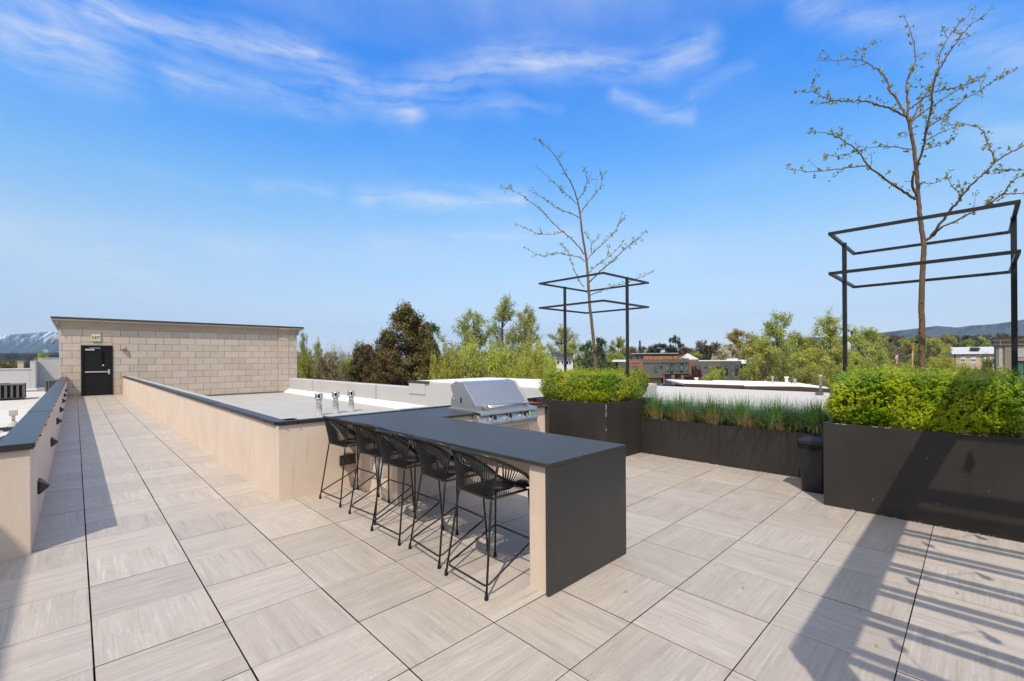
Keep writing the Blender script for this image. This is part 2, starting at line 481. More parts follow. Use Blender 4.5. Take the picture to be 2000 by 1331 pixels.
POLE_WOOD = plain('utility_pole_wood', (.30, .135, .058), .9, .1, 0, .2, 4)
POLE_DARK = plain('dark_pole', (.05, .04, .034), .9, .1)
FLAG_RED = plain('flag_red', (.46, .03, .04), .8, .2)
FLAG_WHITE = plain('flag_white', (.75, .73, .72), .8, .2)
FLAG_BLUE = plain('flag_blue', (.03, .045, .16), .8, .2)
CAR_PAINT = plain('dark_blue_car_paint', (.03, .04, .055), .25, .6)
GROUNDM = plain('grass_and_dirt', (.085, .085, .04), .95, .1, 0, .4, .05)
ASPHALT = plain('asphalt', (.05, .05, .052), .9, .2)


# ------------------------------------------------------------------ mesh helpers
def np_mesh(name, V, Fq):
    V = np.asarray(V, dtype=np.float32)
    Fq = np.asarray(Fq, dtype=np.int32)
    me = bpy.data.meshes.new(name)
    k = Fq.shape[1]
    me.vertices.add(len(V))
    me.vertices.foreach_set('co', V.ravel())
    me.loops.add(Fq.size)
    me.loops.foreach_set('vertex_index', Fq.ravel())
    me.polygons.add(len(Fq))
    me.polygons.foreach_set('loop_start', np.arange(0, Fq.size, k, dtype=np.int32))
    me.polygons.foreach_set('loop_total', np.full(len(Fq), k, dtype=np.int32))
    me.update(calc_edges=True)
    return me


def add_obj(name, me, m=None, parent=None, loc=(0, 0, 0), rz=0, kind=None, smooth=False):
    o = bpy.data.objects.new(name, me)
    COL.objects.link(o)
    if m is not None and len(me.materials) == 0:
        me.materials.append(m)
    if smooth:
        me.polygons.foreach_set('use_smooth', [True] * len(me.polygons))
    o.location = loc
    o.rotation_euler = (0, 0, rz)
    if parent:
        o.parent = parent
    if kind:
        o['kind'] = kind
    return o


def thing(name, loc, label, cat, group=None, rz=0):
    o = bpy.data.objects.new(name, None)
    COL.objects.link(o)
    o.empty_display_size = .2
    o.location = loc
    o.rotation_euler = (0, 0, rz)
    o['label'] = label
    o['category'] = cat
    if group:
        o['group'] = group
    return o


def tag(o, label, cat, group=None):
    o['label'] = label
    o['category'] = cat
    if group:
        o['group'] = group
    return o


class MB:
    """Collects faces; build() links them as one mesh object."""

    def __init__(s):
        s.v, s.f = [], []

    def add(s, vs, fs):
        n = len(s.v)
        s.v += [tuple(p) for p in vs]
        s.f += [tuple(i + n for i in f) for f in fs]
        return s

    def box(s, x0, x1, y0, y1, z0, z1):
        x0, x1 = min(x0, x1), max(x0, x1)
        y0, y1 = min(y0, y1), max(y0, y1)
        z0, z1 = min(z0, z1), max(z0, z1)
        return s.add([(x0, y0, z0), (x1, y0, z0), (x1, y1, z0), (x0, y1, z0), (x0, y0, z1), (x1, y0, z1), (x1, y1, z1), (x0, y1, z1)],
                     [(0, 3, 2, 1), (4, 5, 6, 7), (0, 1, 5, 4), (1, 2, 6, 5), (2, 3, 7, 6), (3, 0, 4, 7)])

    def bar(s, a, b, w, h=None):
        """square bar from a to b"""
        a, b = Vector(a), Vector(b)
        h = h or w
        d = (b - a).normalized()
        up = Vector((0, 0, 1)) if abs(d.z) < .9 else Vector((1, 0, 0))
        sx = d.cross(up).normalized() * w / 2
        sy = sx.normalized().cross(d).normalized() * h / 2
        vs = [p + i * sx + j * sy for p in (a, b) for i, j in ((-1, -1), (1, -1), (1, 1), (-1, 1))]
        return s.add(vs, [(0, 1, 2, 3), (7, 6, 5, 4), (0, 4, 5, 1), (1, 5, 6, 2), (2, 6, 7, 3), (3, 7, 4, 0)])

    def tube(s, pts, r, n=8, cap=True):
        pts = [Vector(p) for p in pts]
        rr = r if isinstance(r, (list, tuple)) else [r] * len(pts)
        base = len(s.v)
        prev = None
        for i, p in enumerate(pts):
            d = (pts[min(i + 1, len(pts) - 1)] - pts[max(i - 1, 0)])
            d = d.normalized() if d.length > 1e-9 else Vector((0, 0, 1))
            if prev is None:
                up = Vector((0, 0, 1)) if abs(d.z) < .9 else Vector((1, 0, 0))
                x = d.cross(up).normalized()
            else:
                x = (prev - d * prev.dot(d))
                x = x.normalized() if x.length > 1e-6 else d.orthogonal().normalized()
            prev = x
            y = d.cross(x)
            for k in range(n):
                a = 2 * math.pi * k / n
                s.v.append(tuple(p + (x * math.cos(a) + y * math.sin(a)) * rr[i]))
        for i in range(len(pts) - 1):
            for k in range(n):
                a, b = base + i * n + k, base + i * n + (k + 1) % n
                s.f.append((a, b, b + n, a + n))
        if cap:
            s.f.append(tuple(base + k for k in reversed(range(n))))
            e = base + (len(pts) - 1) * n
            s.f.append(tuple(e + k for k in range(n)))
        return s

    def loop(s, pts, r, n=8):
        """closed tube ring"""
        pts = [Vector(p) for p in pts]
        N = len(pts)
        base = len(s.v)
        prev = None
        for i, p in enumerate(pts):
            d = (pts[(i + 1) % N] - pts[i - 1]).normalized()
            if prev is None:
                x = d.orthogonal().normalized()
            else:
                x = (prev - d * prev.dot(d)).normalized()
            prev = x
            y = d.cross(x)
            for k in range(n):
                a = 2 * math.pi * k / n
                s.v.append(tuple(p + (x * math.cos(a) + y * math.sin(a)) * r))
        for i in range(N):
            for k in range(n):
                a, b = base + i * n + k, base + i * n + (k + 1) % n
                c, d2 = base + ((i + 1) % N) * n + (k + 1) % n, base + ((i + 1) % N) * n + k
                s.f.append((a, b, c, d2))
        return s

    def lathe(s, prof, n=20, c=(0, 0, 0)):
        base = len(s.v)
        for (r, z) in prof:
            for k in range(n):
                a = 2 * math.pi * k / n
                s.v.append((c[0] + r * math.cos(a), c[1] + r * math.sin(a), c[2] + z))
        for i in range(len(prof) - 1):
            for k in range(n):
                a, b = base + i * n + k, base + i * n + (k + 1) % n
                s.f.append((a, b, b + n, a + n))
        s.f.append(tuple(base + k for k in reversed(range(n))))
        e = base + (len(prof) - 1) * n
        s.f.append(tuple(e + k for k in range(n)))
        return s

    def prism(s, poly, axis, a, b):
        """2D polygon swept along axis (0 x: poly is (y,z); 1 y: (x,z); 2 z: (x,y)) from a to b"""
        n = len(poly)

        def P(p, t):
            return {0: (t, p[0], p[1]), 1: (p[0], t, p[1]), 2: (p[0], p[1], t)}[axis]
        vs = [P(p, a) for p in poly] + [P(p, b) for p in poly]
        fs = [tuple(range(n)), tuple(reversed(range(n, 2 * n)))]
        fs += [(i, i + n, (i + 1) % n + n, (i + 1) % n) for i in range(n)]
        return s.add(vs, fs)

    def build(s, name, m, parent=None, off=None, bevel=0, seg=2, smooth=False, kind=None, loc=(0, 0, 0), rz=0):
        """off: subtract this world offset from the points (to build a part in world coordinates)"""
        V = s.v
        if off is not None:
            V = [(x - off[0], y - off[1], z - off[2]) for x, y, z in V]
        me = bpy.data.meshes.new(name)
        me.from_pydata(V, [], s.f)
        bm = bmesh.new()
        bm.from_mesh(me)
        bmesh.ops.recalc_face_normals(bm, faces=bm.faces)
        if bevel:
            bmesh.ops.bevel(bm, geom=[e for e in bm.edges if len(e.link_faces) == 2 and e.calc_face_angle(0) > .5],
                            offset=bevel, segments=seg, affect='EDGES', profile=.6, clamp_overlap=True)
        bm.to_mesh(me)
        bm.free()
        return add_obj(name, me, m, parent, loc, rz, kind, smooth)


def smooth_angle(o, ang=40):
    me = o.data
    me.polygons.foreach_set('use_smooth', [True] * len(me.polygons))
    bm = bmesh.new()
    bm.from_mesh(me)
    for e in bm.edges:
        if len(e.link_faces) == 2 and e.calc_face_angle(0) > R(ang):
            e.smooth = False
    bm.to_mesh(me)
    bm.free()
    return o


def copy_tree(o, parent=None):
    c = o.copy()
    COL.objects.link(c)
    if parent:
        c.parent = parent
    for ch in list(o.children):
        copy_tree(ch, c)
    return c


def leaf_mesh(name, C, size, rng, aspect=.55, nrm=None, spread=1.0, droop=0):
    """diamond leaves at points C; nrm: preferred facing"""
    n = len(C)
    size = np.broadcast_to(np.asarray(size, float), (n,))[:, None]
    d = rng.normal(size=(n, 3))
    if nrm is not None:
        d = d * spread + nrm
    d /= np.linalg.norm(d, axis=1)[:, None] + 1e-9
    a = rng.normal(size=(n, 3))
    a -= (a * d).sum(1)[:, None] * d
    a /= np.linalg.norm(a, axis=1)[:, None] + 1e-9
    b = np.cross(d, a)
    L, Wd = a * size * .5, b * size * .5 * aspect
    up = d * size * .1
    V = np.stack([C - L, C + Wd + up, C + L, C - Wd + up], 1).reshape(-1, 3)
    Fq = np.arange(4 * n).reshape(n, 4)
    return np_mesh(name, V, Fq)


# ================================================================== SETTING: terrace floor
PX0, PY0, T = .0653565, 3.8996588, .6
terrace = add_obj('terrace_floor', MB().box(-6, 7.6, -5, 5.66, -.35, -.03).build('tmp', SUBFLOOR).data, None, None, kind='structure')
bpy.data.objects.remove(bpy.data.objects['tmp'])
walk = add_obj('walkway_floor', MB().box(-.4, 1.8, 5.661, 29.6, -.35, -.03).build('tmp', SUBFLOOR).data, None, None, kind='structure')
bpy.data.objects.remove(bpy.data.objects['tmp'])
rnd = random.Random(4)
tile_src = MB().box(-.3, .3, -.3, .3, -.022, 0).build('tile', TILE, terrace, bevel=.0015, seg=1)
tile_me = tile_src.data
tile_me.materials.append(plain('joint_shade_edge', (.035, .029, .024), .95, .1))  # shade of the open joints painted onto the tile sides
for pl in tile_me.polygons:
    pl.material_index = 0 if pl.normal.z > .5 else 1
bpy.data.objects.remove(tile_src)
for i in range(-3, 13):
    for j in range(-9, 44):
        cx, cy = PX0 + T * (i + .5), PY0 + T * (j + .5)
        onwalk = cy > 5.66
        if onwalk and not (-.62 < cx < 1.95):
            continue
        if onwalk and cy > 29.55:
            continue
        if not onwalk and (cy < -1.0 and cx < 3 or cy < -2.6 or cx > 7.3):
            continue
        # leave out what lies wholly behind the camera's view
        dep, lat = cx * SN + cy * CS, cx * CS - cy * SN
        if dep < .5 or abs(lat) > 1.3 * dep + 1.1:
            continue
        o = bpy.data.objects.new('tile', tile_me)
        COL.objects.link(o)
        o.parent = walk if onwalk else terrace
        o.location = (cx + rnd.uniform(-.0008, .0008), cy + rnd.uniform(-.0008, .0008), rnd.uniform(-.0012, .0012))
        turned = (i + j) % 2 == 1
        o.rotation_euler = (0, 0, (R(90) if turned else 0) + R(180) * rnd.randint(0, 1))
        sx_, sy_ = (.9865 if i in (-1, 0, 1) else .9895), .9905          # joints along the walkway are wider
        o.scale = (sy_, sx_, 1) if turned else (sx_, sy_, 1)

# ------------------------------------------------------------------ roof between walkway and parapet
RZ = -.30
MB().box(1.72, 9.42, 5.72, 30, RZ - .3, RZ).build('roof_surface', MEMB, kind='structure')
MB().box(9.42, 13.5, 5.69, 30, RZ - .3, RZ - .004).build('roof_surface', MEMB, kind='structure')
MB().box(-9, -.435, 5.705, 49.2, RZ - .3, RZ).build('roof_surface', MEMB_LEFT, kind='structure')
# the body of our own building below the roofs
MB().box(-9, 7.55, -12, 5.7, -7, -.36).build('building_mass', TAUPE, kind='structure')
MB().box(-9, 13.5, 5.7, 49, -7, RZ - .31).build('building_mass', TAUPE, kind='structure')

# ------------------------------------------------------------------ low walls beside the walkway
def coping_run(wall, axis, a, b, c0, c1, z, off, pieces, drop=.045):
    """dark metal cap in lengths with a drip edge; axis 0 runs in x, 1 in y; c0..c1 is the width"""
    L = (b - a) / pieces
    for k in range(pieces):
        p, q = a + k * L + .002, a + (k + 1) * L - .002
        m = MB()
        dz = .003 * (k % 2)
        if axis == 1:
            m.box(c0, c1, p, q, z - .006 + dz, z + dz)
            m.box(c0, c0 + .004, p, q, z - drop, z - .0062 + dz)
            m.box(c1 - .004, c1, p, q, z - drop, z - .0062 + dz)
        else:
            m.box(p, q, c0, c1, z - .006 + dz, z + dz)
            m.box(p, q, c0, c0 + .004, z - drop, z - .0062 + dz)
            m.box(p, q, c1 - .004, c1, z - drop, z - .0062 + dz)
        m.build('coping', COPING, wall, off=off)


def screws(wall, pts, off):
    m = MB()
    for p, ax in pts:
        x, y, z = p
        if ax == 0:
            m.box(x - .012, x + .012, y - .007, y + .007, z - .006, z + .006)
        else:
            m.box(x - .007, x + .007, y - .012, y + .012, z - .006, z + .006)
    m.build('coping_screws', DARKGAP, wall, off=off, kind='stuff')


lw = thing('parapet_wall', (-.42, 5.62, 0), 'beige stucco parapet with dark metal cap and step lights on the left of the walkway', 'wall')
MB().prism([(-3.4, 5.62), (-.278, 5.62), (-.278, 29.49), (-.44, 29.49), (-.44, 5.70), (-3.4, 5.70)], 2, -.34, .905).build('stucco_wall', STUCCO, lw, off=lw.location, bevel=.006)
coping_run(lw, 1, 5.722, 29.48, -.475, -.255, .948, lw.location, 7, .05)
coping_run(lw, 0, -3.4, -.255, 5.595, 5.718, .948, lw.location, 2, .05)
screws(lw, [((-.253, 6.4 + 1.05 * k, .918), 0) for k in range(22)], lw.location)

rw = thing('parapet_wall', (1.7, 5.67, 0), 'beige stucco wall with dark metal cap between the walkway and the grey roof', 'wall')
MB().prism([(1.695, 5.667), (6.62, 5.667), (6.62, 5.93), (1.94, 5.93), (1.94, 29.49), (1.695, 29.49)], 2, -.34, .88).build('stucco_wall', STUCCO, rw, off=rw.location, bevel=.006)
coping_run(rw, 1, 5.73, 29.48, 1.67, 1.80, .925, rw.location, 7, .045)
MB().box(1.802, 1.96, 5.73, 29.48, .8805, .918).build('membrane_top', MEMB, rw, off=rw.location)
coping_run(rw, 0, 1.67, 6.64, 5.646, 5.728, .925, rw.location, 3, .045)
MB().box(1.802, 6.63, 5.732, 5.95, .8805, .918).build('membrane_top', MEMB, rw, off=rw.location)
screws(rw, [((1.668, 6.1 + 1.6 * k, .89), 0) for k in range(15)] + [((1.75, 5.64, .9), 1), ((1.9, 5.64, .9), 1)], rw.location)

# step lights: a shallow black wedge on a plate
def step_light(loc, rz, label):
    t = thing('wall_light', loc, label, 'light', 'black wedge step lights on the stucco walls', rz)
    MB().box(-.105, .105, 0, .022, -.062, .062).build('back_plate', BLACK, t, bevel=.002)
    m = MB()
    m.add([(-.1, .0225, .06), (.1, .0225, .06), (.1, .0225, -.06), (-.1, .0225, -.06), (-.03, .088, -.004), (.03, .088, -.004)],
          [(0, 1, 5, 4), (1, 2, 5), (2, 3, 4, 5), (3, 0, 4), (0, 3, 2, 1)])
    m.build('hood', BLACK, t)
    return t


for k, (y, z) in enumerate(((6.66, .375), (10.0, .40), (13.03, .44), (15.67, .47), (18.67, .50), (21.26, .53), (24.1, .56))):
    step_light((-.278, y, z), R(-90),
               ['black wedge light nearest the end of the left parapet', 'second black wedge light along the left parapet', 'third black wedge light along the left parapet',
                'fourth black wedge light along the left parapet', 'fifth black wedge light along the left parapet', 'sixth black wedge light along the left parapet',
                'last black wedge light on the left parapet, nearest the door'][k])
step_light((2.52, 5.667, .355), R(180), 'black wedge light on the beige wall behind the farthest bar stool')

# ------------------------------------------------------------------ stair building of stone blocks
YB = 29.5
sb = thing('stone_building', (4.7, YB, 0), 'low tan stone block building with black door at the end of the walkway', 'building')
O = sb.location
MB().box(-.515, 9.93, YB + .03, YB + 9, RZ - .2, 3.2).build('wall', MORTAR, sb, off=O)
brick_cache = {}


def brick(x0, x1, z0, z1, y=YB, d=.03):
    key = (round(x1 - x0, 3), round(z1 - z0, 3), d)
    if key not in brick_cache:
        hw, hh = (x1 - x0) / 2, (z1 - z0) / 2
        ob = MB().box(-hw, hw, 0, d, -hh, hh).build('brick', STONE, bevel=.006, seg=1)
        brick_cache[key] = ob.data
        bpy.data.objects.remove(ob)
    o = bpy.data.objects.new('brick', brick_cache[key])
    COL.objects.link(o)
    o.parent = sb
    o.location = ((x0 + x1) / 2 - O.x, y - O.y, (z0 + z1) / 2 - O.z)
    return o


JT = .013
ztop, ch = 3.205, .346
DX0, DX1, DZ1 = .205, 1.322, 2.585
row = 0
z1 = ztop
while z1 > RZ + .12:
    z0 = max(z1 - ch, RZ + .06)
    shift = 0 if row % 2 == 0 else .34
    x = -.535
    edges = [-.535]
    first = -.43 + shift if row % 2 == 0 else -.10
    e = first
    while e < 8.86:
        edges.append(e)
        e += .684
    edges.append(8.87)
    for a, b in zip(edges[:-1], edges[1:]):
        a2, b2, zz0, zz1 = a + JT / 2, b - JT / 2, z0 + JT / 2, z1 - JT / 2
        if zz0 < DZ1 - .02 and b2 > DX0 and a2 < DX1:
            if a2 < DX0 - .05:
                brick(a2, DX0 - .006, zz0, zz1)
            if b2 > DX1 + .05:
                brick(DX1 + .006, b2, zz0, zz1)
            if zz1 > DZ1 + .05:
                brick(max(a2, DX0 + .001), min(b2, DX1 - .001), DZ1 + .008, zz1)
            continue
        if b2 - a2 > .03 and zz1 - zz0 > .03:
            brick(a2, b2, zz0, zz1)
    # corner pilaster, a little proud: two blocks across, then the end strip
    for a, b in (((8.90, 9.03), (9.03, 9.40), (9.40, 9.81), (9.81, 9.93)) if row % 2 == 0 else ((8.90, 9.40), (9.40, 9.62), (9.62, 9.93))):
        yy = YB - .07 if b <= 9.401 else YB - .03
        brick(a + JT / 2, b - JT / 2, z0 + JT / 2, z1 - JT / 2, yy, .10 if b <= 9.401 else .06)
    z1 -= ch
    row += 1
MB().box(8.872, 8.902, YB - .06, YB + .02, RZ + .06, 3.2).build('pale_trim', TAN_PALE, sb, off=O)
MB().box(9.392, 9.412, YB - .068, YB - .032, RZ + .06, 3.2).build('pale_trim', TAN_PALE, sb, off=O)
# lintel over the door
MB().box(DX0, DX1, YB - .012, YB + .03, 2.43, 2.578).build('lintel', STONE, sb, off=O, bevel=.004)
# coved cornice and dark roof edge
cov = [(YB - .02, 3.2)] + [(YB - .03 - .20 * (1 - math.cos(a)), 3.22 + .30 * math.sin(a)) for a in [R(10 * k) for k in range(10)]] + \
      [(YB - .25, 3.53), (YB - .25, 3.62), (YB + .3, 3.62), (YB + .3, 3.2)]
MB().prism(cov, 0, -.56, 9.95).build('cornice', TAN, sb, off=O)
endcov = [(-.53, 3.21), (-.56, 3.30), (-.60, 3.30), (-.74, 3.52), (-.745, 3.61), (-.561, 3.61), (-.561, 3.21)]
MB().prism(endcov, 1, YB - .22, YB + 9).build('cornice', TAN, sb, off=O)
cov2 = [(y - .045, z + .002) for y, z in cov[:-2]] + [(YB, 3.622), (YB, 3.2)]
MB().prism(cov2, 0, 8.86, 9.40).build('cornice', TAN, sb, off=O)
endr = [(9.951, 3.21), (9.97, 3.24), (10.01, 3.40), (10.09, 3.50), (10.20, 3.53), (10.20, 3.62), (9.951, 3.62)]
MB().prism(endr, 1, YB - .24, YB + 9).build('cornice', TAN, sb, off=O)
MB().box(-.79, 10.26, YB - .31, YB + 9.1, 3.622, 3.72).build('roof_edge', COPING_FAR, sb, off=O)
MB().box(-.785, 10.255, YB - .29, YB - .26, 3.57, 3.62).build('pale_trim', TAN_PALE, sb, off=O)
# base flashing at the grey roof
MB().box(1.99, 9.38, YB - .05, YB - .002, RZ, RZ + .085).build('base_flashing', AC_PAINT, sb, off=O)
# door
fr = MB()
fr.box(.208, .272, YB - .05, YB + .06, .0, 2.43)
fr.box(1.25, 1.318, YB - .05, YB + .06, .0, 2.43)
fr.box(.273, 1.249, YB - .05, YB + .06, 2.345, 2.428)
fr.build('door_frame', DOOR, sb, off=O, bevel=.004)
door = MB().box(.276, 1.246, YB + .012, YB + .028, .02, 2.342).build('door', DOOR, sb, off=O)
MB().box(.33, 1.145, YB - .045, YB - .005, 1.125, 1.185).build('push_bar', STEEL, door, off=O, bevel=.006)
MB().box(1.145, 1.222, YB - .05, YB + .012, 1.035, 1.27).build('latch', STEEL, door, off=O, bevel=.006)
MB().box(.915, 1.035, YB + .004, YB + .0115, 1.43, 2.13).build('window_pane', DARKGAP, door, off=O)
MB().box(.945, 1.005, YB - .002, YB + .0035, 1.45, 1.50).build('sticker', WHITE_PLASTIC, door, off=O)
MB().box(.343, .675, YB - .04, YB + .0115, 2.18, 2.265).build('door_closer', PANEL_GREY, door, off=O, bevel=.006)
MB().bar((.50, YB - .03, 2.31), (.885, YB - .06, 2.29), .025).build('closer_arm', PANEL_GREY, door, off=O)
MB().box(.21, 1.316, YB - .12, YB + .01, .001, .022).build('threshold', STEEL_V, sb, off=O)
# exit sign
es = thing('exit_sign', (.73, YB, 2.63), 'cream EXIT sign with dark letters above the black door', 'sign')
MB().box(-.16, .16, -.085, -.001, 0, .325).build('sign_box', EXITC, es, bevel=.025, seg=3)
m = MB()
zb, zt, yl = .085, .245, -.0895


def seg(x0, z0, x1, z1, wd):
    a, b = Vector((x0, 0, z0)), Vector((x1, 0, z1))
    d = (b - a).normalized()
    n = Vector((-d.z, 0, d.x)) * wd / 2
    y0, y1 = yl, -.084
    q = [a + n, b + n, b - n, a - n]
    m.add([(p.x, y0, p.z) for p in q] + [(p.x, y1, p.z) for p in q], [(0, 1, 2, 3), (7, 6, 5, 4), (0, 4, 5, 1), (1, 5, 6, 2), (2, 6, 7, 3), (3, 7, 4, 0)])


sw = .022
for z in (zb + sw / 2, (zb + zt) / 2, zt - sw / 2):
    seg(-.119, z, -.078 if z != (zb + zt) / 2 else -.086, z, sw)
seg(-.124, zb, -.124, zt, sw)
seg(-.057, zb, .006, zt, sw)
seg(-.057, zt, .006, zb, sw)
seg(.037, zb, .037, zt, sw)
seg(.064, zt - sw / 2, .132, zt - sw / 2, sw)
seg(.098, zb, .098, zt, sw)
m.build('exit_lettering', INK, es)
# round wall lamp
wl = thing('wall_lamp', (1.738, YB, 2.285), 'small round brown lamp on the stone wall right of the door', 'lamp')
MB().lathe([(.09, 0), (.105, .02), (.105, .10), (.085, .15), (.03, .175)], 16).build('lamp_body', TAN, wl, smooth=True).rotation_euler = (R(90), 0, 0)
MB().box(-.04, .04, -.03, 0, -.09, -.06).build('bracket', TAUPE, wl)
# a small bracket lamp on the left side of the building
gl = thing('gooseneck_lamp', (-.535, YB + .6, 2.55), 'small brown hooded lamp on the left edge of the stone building', 'lamp')
MB().tube([(0, 0, .12), (-.12, 0, .16), (-.2, 0, .08), (-.22, 0, -.06)], [.03, .035, .06, .075], 10).build('hood', TAN, gl, smooth=True)

# ------------------------------------------------------------------ back parapet, raised curb, roof vents
bp = thing('roof_parapet', (9.65, 22, RZ), 'long low grey membrane parapet at the far edge of the grey roof', 'wall')
MB().box(9.42, 9.9, 14.2, YB - .02, RZ - .25, .555).build('parapet_wall', MEMB_WALL, bp, off=bp.location, bevel=.03)
MB().prism([(9.10, RZ + .003), (9.417, RZ + .23), (9.417, RZ + .003)], 1, 14.21, YB - .06).build('cant_strip', MEMB_WHITE, bp, off=bp.location)
rc = thing('raised_curb', (11.4, 11, RZ), 'broad raised roof platform with white top behind the grill', 'roof platform')
MB().box(9.40, 13.5, 7.2, 15.45, -.6, .80).build('curb_wall', MEMB_WALL, rc, off=rc.location, bevel=.03)
MB().box(9.405, 13.495, 7.21, 15.44, .8005, .815).build('curb_top', MEMB_WHITE, rc, off=rc.location)
MB().box(9.36, 9.45, 14.10, 15.5, .74, .835).build('edge_flashing', COPING_FAR, rc, off=rc.location)
MB().box(9.368, 9.399, 14.35, 15.47, .33, .735).build('flashing_panel', MEMB_WALL, rc, off=rc.location)
for k, (x, y) in enumerate(((6.145, 16.1), (6.84, 16.34), (7.49, 16.47))):
    v = thing('roof_vent', (x, y, RZ), ['metal vent pipe nearest the corner of the beige wall, leftmost of three', 'middle metal vent pipe of the three on the grey roof', 'rightmost metal vent pipe of the three on the grey roof'][k], 'vent',
              'vent pipes on the grey roof')
    MB().lathe([(.155, 0), (.105, .02), (.10, .33), (.108, .34), (.108, .36)], 20).build('pipe_boot', PIPE_GREY, v, smooth=True)
    MB().lathe([(.088, .355), (.088, .59)], 20).build('pipe', STEEL_V, v, smooth=True)
    MB().lathe([(.11, .58), (.145, .59), (.145, .612), (.12, .614)], 20).build('cap_base', STEEL_V, v, smooth=True)
    c = MB()
    for q in range(4):
        a = R(90 * q + 25)
        c.add([(math.cos(a + s * .55) * .135, math.sin(a + s * .55) * .135, z) for z in (.612, .765) for s in (-1, -.5, 0, .5, 1)],
              [(i, i + 1, i + 6, i + 5) for i in range(4)])
    c.build('cap_vanes', STEEL_V, v)
    MB().lathe([(.07, .61), (.07, .77)], 14).build('cap_core', GREY_TRIM, v, smooth=True)
    MB().lathe([(.145, .755), (.15, .77), (.05, .79)], 20).build('cap_lid', STEEL_V, v, smooth=True)

# ------------------------------------------------------------------ left roof: parapets, air conditioners, pipe supports
lp = thing('roof_parapet', (-2.4, 48.6, RZ), 'tall grey membrane parapet with a step and shaded recess beyond the left roof', 'wall')
MB().box(-8.5, -2.39, 48.6, 48.9, RZ, 1.14).build('parapet_wall', MEMB_WALL, lp, off=lp.location, bevel=.02)
MB().box(-2.388, -2.10, 48.6, 52.0, RZ, 1.70).build('parapet_wall', MEMB_WALL, lp, off=lp.location, bevel=.02)
MB().box(-2.098, .4, 51.7, 52.0, RZ, 1.95).build('parapet_wall', MEMB_WALL, lp, off=lp.location, bevel=.02)
MB().box(-8.5, -2.37, 48.55, 48.95, 1.142, 1.20).build('white_cap', MEMB_WHITE, lp, off=lp.location)
MB().box(-2.385, -2.05, 48.56, 51.65, 1.702, 1.74).build('white_cap', MEMB_WHITE, lp, off=lp.location)
MB().box(-2.09, .42, 51.66, 52.05, 1.952, 1.99).build('white_cap', MEMB_WHITE, lp, off=lp.location)
MB().box(-9, .4, 48, 53, RZ - .3, RZ - .004).build('roof_surface', MEMB_LEFT, kind='structure')
dp = thing('parapet_end', (-3.0, 49.4, 1.2), 'short tan wall end with dark cap beyond the left roof', 'wall')
MB().box(-3.05, -2.75, 49.2, 49.6, 0, 1.78).build('stub_wall', TAN_PALE, dp, off=(-3.0, 49.4, 0))
dp.children[0].location.z = -1.2
MB().box(-3.5, -2.70, 49.1, 49.7, .585, .64).build('cap', COPING_FAR, dp, off=(-3.0, 49.4, 0))


def ac_unit(x, y, w_, d_, h_, label):
    t = thing('air_conditioner', (x, y, RZ), label, 'air conditioner', 'air conditioners on the left roof')
    MB().box(-w_ / 2 + .02, w_ / 2 - .02, -d_ / 2 + .02, d_ / 2 - .02, .12, h_ - .06).build('coil_core', DARKGAP, t)
    MB().box(-w_ / 2 - .02, w_ / 2 + .02, -d_ / 2 - .02, d_ / 2 + .02, h_ - .06, h_).build('top_panel', AC_PAINT, t, bevel=.02)
    MB().box(-w_ / 2 - .02, w_ / 2 + .02, -d_ / 2 - .02, d_ / 2 + .02, .07, .13).build('base_pan', GREY_TRIM, t, bevel=.01)
    n = 8
    for k in range(n + 1):
        xx = -w_ / 2 + w_ * k / n
        MB().box(xx - .045, xx + .045, -d_ / 2 - .008, -d_ / 2 + .05, .131, h_ - .061).build('grille_slat', AC_PAINT, t)
    for k in range(n + 1):
        yy = -d_ / 2 + .08 + (d_ - .1) * k / n
        MB().box(w_ / 2 - .03, w_ / 2 + .008, yy - .028, yy + .028, .131, h_ - .061).build('grille_slat', AC_PAINT, t)
    g = MB()
    for rr in (.12, .22, .32):
        g.loop([(rr * math.cos(R(20 * i)), rr * math.sin(R(20 * i)), h_ + .03) for i in range(18)], .008, 4)
    for i in range(6):
        g.bar((0, 0, h_ + .035), (.33 * math.cos(R(60 * i)), .33 * math.sin(R(60 * i)), h_ + .025), .012)
    g.build('fan_guard', AC_PAINT, t)
    for sx in (-1, 1):
        MB().box(sx * w_ * .33 - .05, sx * w_ * .33 + .05, -d_ * .4, d_ * .4, 0, .07).build('foot', GREY_TRIM, t)
    return t


ac_unit(-2.75, 35.2, 1.65, 1.6, .82, 'large grey slatted air conditioner on the left roof')
ac_unit(-.8, 40.5, 1.0, 1.0, .8, 'smaller grey air conditioner half hidden behind the left parapet')
js = thing('pipe_stand', (-1.27, 19.1, RZ), 'small grey box on a stem above a cone boot on the left roof', 'roof vent')
MB().lathe([(.20, 0), (.19, .03), (.06, .25), (.05, .27)], 18).build('cone_boot', PIPE_GREY, js, smooth=True)
MB().lathe([(.035, .26), (.035, .46)], 10).build('stem', PIPE_GREY, js, smooth=True)
MB().box(-.085, .085, -.05, .05, .42, .58).build('junction_box', PIPE_GREY, js, bevel=.008)
sk = thing('roof_sleeper', (-1.2, 17.0, RZ), 'dark board lying across the left roof beside the parapet cap', 'board')
MB().bar((-.25, -1.3, .05), (.25, 1.3, .05), .2, .1).build('board', GREY_TRIM, sk, bevel=.005)
MB().bar((-.6, 1.9, .08), (.4, 2.05, .08), .14, .08).build('cross_board', GREY_TRIM, sk, bevel=.005)
pv = thing('pipe_vent', (-2.25, 20.3, RZ), 'brown vent pipe at the left edge of the picture on the pale roof', 'vent')
MB().lathe([(.12, 0), (.11, .04), (.10, .55), (.13, .56), (.12, .66)], 16).build('pipe', BROWN_FASCIA, pv, smooth=True)
